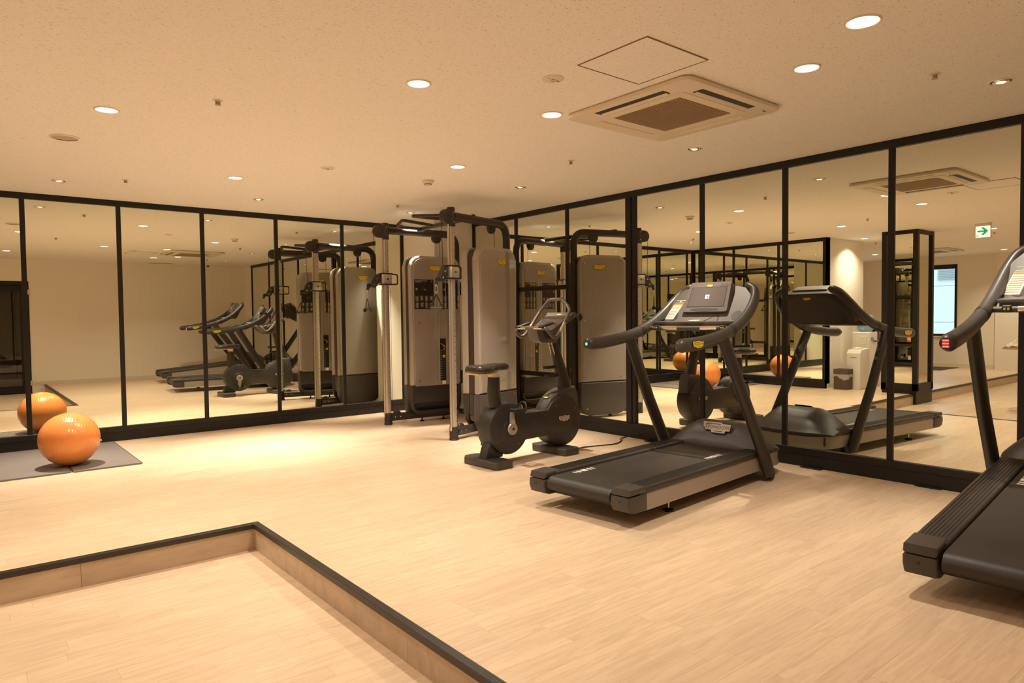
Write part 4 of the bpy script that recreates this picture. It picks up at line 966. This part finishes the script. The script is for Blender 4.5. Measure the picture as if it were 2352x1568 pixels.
        bm = nb(); prism(bm, [(-.075, ZC_+.06), (-.135, ZC_+.055), (-.165, ZC_+.01), (-.200, ZC_-.065), (-.190, ZC_-.095), (-.155, ZC_-.105), (-.115, ZC_-.080), (-.105, ZC_-.05), (-.075, ZC_-.045)], -.022, .022, 'Y', bev=.004, seg=2); sw = put('swivel_pulley', bm, M_tplast2, smooth=35)
        bm = nb()
        for (a_, z_) in ((-.125, ZC_+.005), (-.155, ZC_-.06)):
            for sd in (-1, 1): lathe(bm, [(.010, sd*.0222), (.008, sd*.026)], 14, 'Y', (a_, 0, z_))
        put('pulley_axle', bm, M_chrome, sw)
        bm = nb(); lathe(bm, [(.002, -.028), (.020, -.020), (.026, 0), (.020, .020), (.012, .026)], 16, at=(-.218, 0, ZC_-.080)); tube(bm, [(-.222, 0, ZC_-.09), (-.236, 0, ZC_-.130)], .017, 12); put('cable_stop', bm, M_cord, sw, smooth=50)
        # carabiner
        cx = -.240; z0 = ZC_-.135
        bm = nb(); tube(bm, fillet([(cx, -.006, z0), (cx, -.014, z0-.02), (cx, -.018, z0-.075), (cx, .018, z0-.075), (cx, .014, z0-.02), (cx, .006, z0), (cx, -.006, z0)], .008, 3), .0035, 8); tube(bm, [(cx, -.008, z0-.078), (cx, -.008, z0-.10)], .0035, 8); tube(bm, [(cx, .008, z0-.078), (cx, .008, z0-.10)], .0035, 8)
        hd = thing('pulley_handle', 'black stirrup handle hanging from the nearer pulley' if s < 0 else 'black stirrup handle hanging from the farther pulley by the left mirror wall', 'handle', tuple(T_world(MX @ Vector((cx, 0, z0)))), R(5.0)+ang)
        def ph(name, bm_, m_, smooth=None):
            bmesh.ops.translate(bm_, verts=bm_.verts, vec=(-cx, 0, -z0)); return obj(name, bm_, m_, hd, smooth=smooth)
        ph('carabiner', bm, M_chrome, 60)
        # strap triangle lies across the image for the near handle, end-on for the far one
        dv = Vector((.62, -.78, 0)) if s < 0 else Vector((.75, .66, 0)); zt = z0-.095; zb_ = z0-.235
        bm = nb(); c0 = Vector((cx, 0, zt)); e1 = Vector((cx, 0, zb_))+dv*.062; e2 = Vector((cx, 0, zb_))-dv*.062
        tube(bm, [c0, e1], .0035, 8, 2.6); tube(bm, [c0, e2], .0035, 8, 2.6); ph('strap', bm, M_cord, 60)
        bm = nb(); tube(bm, [e1, e2], .0165, 14); ph('grip', bm, M_rail, 60)
        bm = nb()
        for e in (e1, e2): tube(bm, [e-dv*.006, e+dv*.006], .022, 14)
        ph('grip_end', bm, M_cord, 60)
    T0 = Matrix.Translation((4.0205, 6.608, 0)) @ Matrix.Rotation(R(5.0), 4, 'Z')
    def T_world(v): return T0 @ v
    arm(-1); arm(1)
    # rear crossbars with bolted ends
    ra, rb = Vector((-.067+.95, -.691+.168, 0)), Vector((.067+.95, .691-.168, 0)); rd_ = (rb-ra).normalized(); skew = math.atan2(-rd_.x, rd_.y)
    for z_, rad in ((1.647, .03), (.522, .03), (.085, .032)):
        Lb = (rb-ra).length/2; cmid = (ra+rb)/2; bm = nb(); box(bm, -.015, .015, -Lb, Lb, -rad, rad, .006, 2)
        mx = Matrix.Translation((cmid.x, cmid.y, z_)) @ Matrix.Rotation(skew, 4, 'Z'); bmesh.ops.transform(bm, matrix=mx, verts=bm.verts); cb = obj('crossbar', bm, M_tube, t, smooth=40)
        if z_ > .1:
            bm = nb()
            for s in (-1, 1):
                for dz in (-.055, .055): lathe(bm, [(.012, .036), (.010, .042)], 12, 'X', (0, s*(Lb-.01), dz))
            bmesh.ops.transform(bm, matrix=mx, verts=bm.verts); obj('bolt', bm, M_chrome, cb)
            for s in (-1, 1):
                bm = nb(); box(bm, .012, .036, s*(Lb-.01)-.03, s*(Lb-.01)+.03, -.085, .085, .004, 1); bmesh.ops.transform(bm, matrix=mx, verts=bm.verts); obj('bolt_plate', bm, M_tube, cb)
    # pull-up bar clamped across the two top tubes, with a bent grip at each end
    TI = T0.inverted()
    def W(*p): return tuple(TI @ Vector(p))
    bm = nb(); tube(bm, [W(4.36, 5.99, 2.355), W(4.44, 7.24, 2.355)], .027, 16); pb = obj('pull_up_bar', bm, M_tube, t, smooth=60)
    for pts in ([W(4.42, 7.14, 2.352), W(4.07, 7.13, 2.350), W(3.93, 6.76, 2.375), W(4.41, 6.88, 2.365)], [W(4.37, 6.08, 2.352), W(4.03, 6.06, 2.350), W(3.86, 6.46, 2.378), W(4.38, 6.36, 2.365)]):
        bm = nb(); tube(bm, fillet(pts, .07, 5), .019, 12); obj('bent_grip', bm, M_tube, pb, smooth=60)
    for (x_, y_) in ((4.33, 6.0), (4.40, 6.02), (4.41, 7.24), (4.48, 7.23)):
        bm = nb(); lathe(bm, [(.012, 2.36), (.012, 2.378), (.006, 2.382)], 12, at=W(x_, y_, 0)); obj('bolt', bm, M_chrome, pb)
    return t
cable_machine()

# ------------------------------------------------------------------ ball and mats
t = thing('exercise_ball', 'orange ribbed exercise ball resting on the grey floor mats', 'exercise ball', (.762, 7.15, .012))
bm = nb(); RB = .236; prof = []; NP = 150
ax_ = []
for i in range(NP+1):
    a = -math.pi/2+math.pi*i/NP; rr2 = RB*(1+(.0055 if (i % 4 == 0 and 6 < i < NP-6) else 0)); prof.append((max(.001, rr2*math.cos(a)), rr2*math.sin(a)))
lathe(bm, prof, 72, 'X', (0, 0, 0), cap=False)
bmesh.ops.scale(bm, vec=(1.0, 1.0, .975), verts=bm.verts); bmesh.ops.rotate(bm, verts=bm.verts, cent=(0, 0, 0), matrix=Matrix.Rotation(R(-14), 3, 'Z') @ Matrix.Rotation(R(8), 3, 'Y')); bmesh.ops.translate(bm, verts=bm.verts, vec=(0, 0, RB*.982))
obj('ball_skin', bm, M_ball, t, smooth=80)
bm = nb(); lathe(bm, [(.008, -.004), (.008, .003), (.004, .005)], 14, 'X', (.232, -.055, .200)); obj('valve_plug', bm, M_whiteprint, t, smooth=40)
bm = nb(); text_mesh(bm, 'TECHNOGYM', .022, Matrix.Translation((0, .020, 0)), 0); text_mesh(bm, 'WELLNESS BALL', .014, Matrix.Translation((0, -.012, 0)), 0)
dc = Vector((-.10, -1, 1.15)).normalized(); dxv = Vector((1, -.1, 0)).normalized(); dyv = dc.cross(dxv)
for v in bm.verts:
    q = (dc*RB+dxv*v.co.x+dyv*v.co.y).normalized()*(RB*1.004); v.co = Vector((q.x, q.y, q.z*.975+RB*.982))
obj('ball_print', bm, mat('dark red print', (.42, .06, .03), .5), t)
yx = [(x_, x_+.40) for x_ in (0, )]
for i, (a0, a1, lab) in enumerate(((-.72, .735, 'grey brown floor mat under the left side of the ball, cut by the photo edge'), (.745, 1.275, 'grey brown floor mat under the right side of the ball'))):
    tm_ = thing('exercise_mat', lab, 'mat', (0, 0, 0))
    y0, y1 = (6.83, 8.28) if i == 0 else (6.82, 8.27)
    bm = nb(); prism(bm, rrect(a0, a1, y0, y1, .02, 4), .001, .011, 'Z', bev=.002); obj('mat_sheet', bm, M_mat, tm_, smooth=30)
    bm = nb(); ring = rrect(a0+.004, a1-.004, y0+.004, y1-.004, .018, 4); ring2 = ring+[ring[0]]
    tube(bm, [(x_, y_, .010) for x_, y_ in ring2], .0035, 8, cap=False); obj('edge_binding', bm, mat('dark mat binding', (.07, .058, .05), .55), tm_, smooth=60)
    bm = nb()
    for yy in (7.05, 7.12): box(bm, a0+.02, a1-.02, yy, yy+.003, .0105, .0116)
    obj('stripe', bm, mat('pale mat stripe', (.32, .28, .25), .6), tm_)

# ------------------------------------------------------------------ things seen only in the mirrors
t = thing('waste_bin', 'brown square waste bin with a clear bag folded over its rim', 'bin', (-.62, 5.42, 0))
bm = nb(); box(bm, -.095, .095, -.115, .115, 0, .27, .004, 1); box(bm, -.100, .100, -.120, .120, .25, .34, .004, 1); obj('bin_body', bm, M_bin, t)
bm = nb(); box(bm, -.085, .085, -.105, .105, .335, .342); obj('bin_mouth', bm, M_slot, t)
bm = nb(); n = 40; top = []; low = []
for k in range(n):
    a = 2*math.pi*k/n; c, s_ = math.cos(a), math.sin(a); q = max(abs(c)/.104, abs(s_)/.124); x_, y_ = c/q, s_/q; j = random.uniform(.99, 1.08)
    top.append(bm.verts.new((x_*1.01, y_*1.01, .255))); low.append(bm.verts.new((x_*j*1.03, y_*j*1.03, .19+.03*math.sin(a*3)+random.uniform(-.012, .012))))
for k in range(n): bm.faces.new((top[k], low[k], low[(k+1) % n], top[(k+1) % n]))
obj('bin_bag', bm, M_bag, t, smooth=60)
t = thing('air_purifier', 'white floor standing appliance beside the brown waste bin', 'appliance', (-.93, 5.31, 0))
bm = nb(); prism(bm, [(-.18, 0), (.18, 0), (.18, .60), (.12, .66), (-.18, .68)], -.11, .12, 'Y', bev=.012, seg=2); obj('body', bm, M_white, t, smooth=35)
bm = nb(); box(bm, -.08, .08, -.05, .07, .662, .690, .005, 1, rot=Matrix.Rotation(R(4), 3, 'Y')); obj('top_lid', bm, M_white, t)
bm = nb(); box(bm, .180, .183, -.05, .05, .52, .54); obj('vent_slot', bm, mat('grey plastic', (.4, .37, .32), .5), t)
t = thing('water_dispenser', 'white water dispenser carrying an upturned blue bottle', 'water dispenser', (-1.32, 5.37, 0))
bm = nb(); box(bm, -.16, .16, -.14, .15, 0, .95, .015, 3); box(bm, .158, .17, -.10, .02, .74, .88, .004, 1); obj('body', bm, M_white, t, smooth=35)
bm = nb(); box(bm, .02, .10, -.156, -.139, .80, .86, .003, 1); obj('drip_recess', bm, mat('grey plastic', (.4, .37, .32), .5), t)
for k, (mm, nm) in enumerate(((M_red, 'hot_tap'), (mat('blue tap', (.05, .15, .5), .4), 'cold_tap'))):
    bm = nb(); box(bm, -.09+k*.07, -.06+k*.07, -.19, -.14, .78, .805, .004, 1); obj(nm, bm, mm, t)
bm = nb(); lathe(bm, [(.05, .945), (.09, .955), (.125, .98), (.13, 1.01), (.13, 1.08), (.122, 1.09), (.13, 1.10), (.13, 1.21), (.11, 1.24), (.002, 1.245)], 30); obj('water_bottle', bm, M_bottle, t, smooth=40)
t = thing('low_cabinet', 'white low cabinet partly behind the mirrored column', 'cabinet', (-1.98, 5.38, 0))
bm = nb(); box(bm, -.35, .35, -.2, .2, 0, .70, .006, 1); obj('body', bm, M_white, t)
for s in (-1, 1):
    bm = nb(); box(bm, s*.172-.165, s*.172+.165, -.214, -.2, .06, .66, .003, 1); d = obj('door', bm, M_white, t)
    bm = nb(); box(bm, s*.03-.004, s*.03+.004, -.226, -.214, .36, .48); obj('handle', bm, M_chrome, d)
t = thing('coffee_machine', 'small black drinks machine on the white low cabinet', 'coffee machine', (-1.78, 5.35, .70))
bm = nb(); box(bm, -.11, .11, -.16, .16, 0, .05, .008, 2); box(bm, -.11, .11, .0, .16, .05, .30, .012, 2); box(bm, -.11, .11, -.14, .16, .24, .32, .012, 2); obj('body', bm, mat('glossy black', (.012, .012, .014), .12), t, smooth=40)
bm = nb(); lathe(bm, [(.02, .0), (.02, .04)], 14, at=(0, -.10, .20)); obj('spout', bm, M_chrome, t)
t = thing('flower_arrangement', 'small dried flower arrangement on the white low cabinet', 'plant', (-2.22, 5.38, .70))
bm = nb(); lathe(bm, [(.04, 0), (.055, .05), (.05, .09)], 18); obj('bowl', bm, M_tablewood, t, smooth=40)
for k in range(16):
    a = k*2.4; r_ = .03+.05*((k*7) % 5)/5; z_ = .09+.05*((k*3) % 4)/4; bm = nb()
    c = Vector((r_*math.cos(a), r_*math.sin(a), z_)); tube(bm, [(c.x*.3, c.y*.3, .06), tuple(c)], .002, 5); lathe(bm, [(.001, -.012), (.014, -.004), (.012, .008), (.001, .012)], 7, at=tuple(c), cap=False)
    obj('blossom' if k % 2 else 'leaf', bm, M_orange if k % 4 == 1 else (M_leaf if k % 2 == 0 else mat('dried bloom', (.5, .3, .12), .7)), t)
t = thing('side_table', 'small round pedestal table with an oak top on the sunken floor', 'table', (-1.08, 2.98, SUNK))
bm = nb(); lathe(bm, [(.22, 0), (.22, .008), (.03, .022), (.002, .022)], 40); obj('base_disc', bm, M_chrome, t, smooth=35)
bm = nb(); lathe(bm, [(.022, .02), (.022, .89)], 18); obj('pole', bm, M_chrome, t, smooth=40)
bm = nb(); lathe(bm, [(.30, .885), (.305, .892), (.305, .905), (.30, .912)], 44); obj('table_top', bm, M_tablewood, t, smooth=35)
t = thing('folded_towel', 'crumpled cream towel on the small round table', 'towel', (-1.02, 3.10, SUNK+.914))
bm = nb(); bmesh.ops.create_grid(bm, x_segments=22, y_segments=16, size=1)
for v in bm.verts:
    x_, y_ = v.co.x, v.co.y; e = max(0, 1-(x_*x_*.9+y_*y_)); v.co = Vector((x_*.14, y_*.12, .006+.10*e**.6*(.6+.4*math.sin(x_*5+1)*math.cos(y_*4))+.006*(1+math.sin(x_*13+y_*9))))
fs = bmesh.ops.solidify(bm, geom=bm.faces[:], thickness=.008); obj('cloth', bm, M_cloth, t, smooth=70)
t = thing('pump_bottle', 'cream pump dispenser bottle on the small round table', 'bottle', (-1.12, 2.88, SUNK+.914))
bm = nb(); lathe(bm, [(.034, 0), (.036, .005), (.036, .13), (.028, .15), (.012, .155)], 24); obj('body', bm, mat('kraft bottle', (.55, .42, .28), .5), t, smooth=40)
bm = nb(); lathe(bm, [(.012, .155), (.012, .175), (.004, .176), (.004, .205)], 14); tube(bm, [(0, 0, .203), (0, .045, .200), (0, .055, .192)], .004, 8); obj('pump', bm, M_white, t, smooth=40)
t = thing('floor_mat', 'dark rectangular mat on the raised floor before the far window', 'mat', (-6.3, 6.4, 0))
bm = nb(); box(bm, -.55, .55, -.7, .7, .001, .008, .002, 1); obj('mat_sheet', bm, M_cord, t)
t = thing('wall_clock', 'round pale wall clock on the far wall', 'clock', (XF+.122, 4.2, 1.75))
bm = nb(); lathe(bm, [(.002, 0), (.15, 0), (.155, .01), (.15, .03), (.14, .025), (.002, .02)], 36, 'X', cap=False); obj('case', bm, M_white, t, smooth=35)
bm = nb(); box(bm, .021, .023, -.004, .004, 0, .10); obj('minute_hand', bm, M_slot, t)
bm = nb(); box(bm, .0235, .0255, -.06, .0, -.004, .004); obj('hour_hand', bm, M_slot, t)
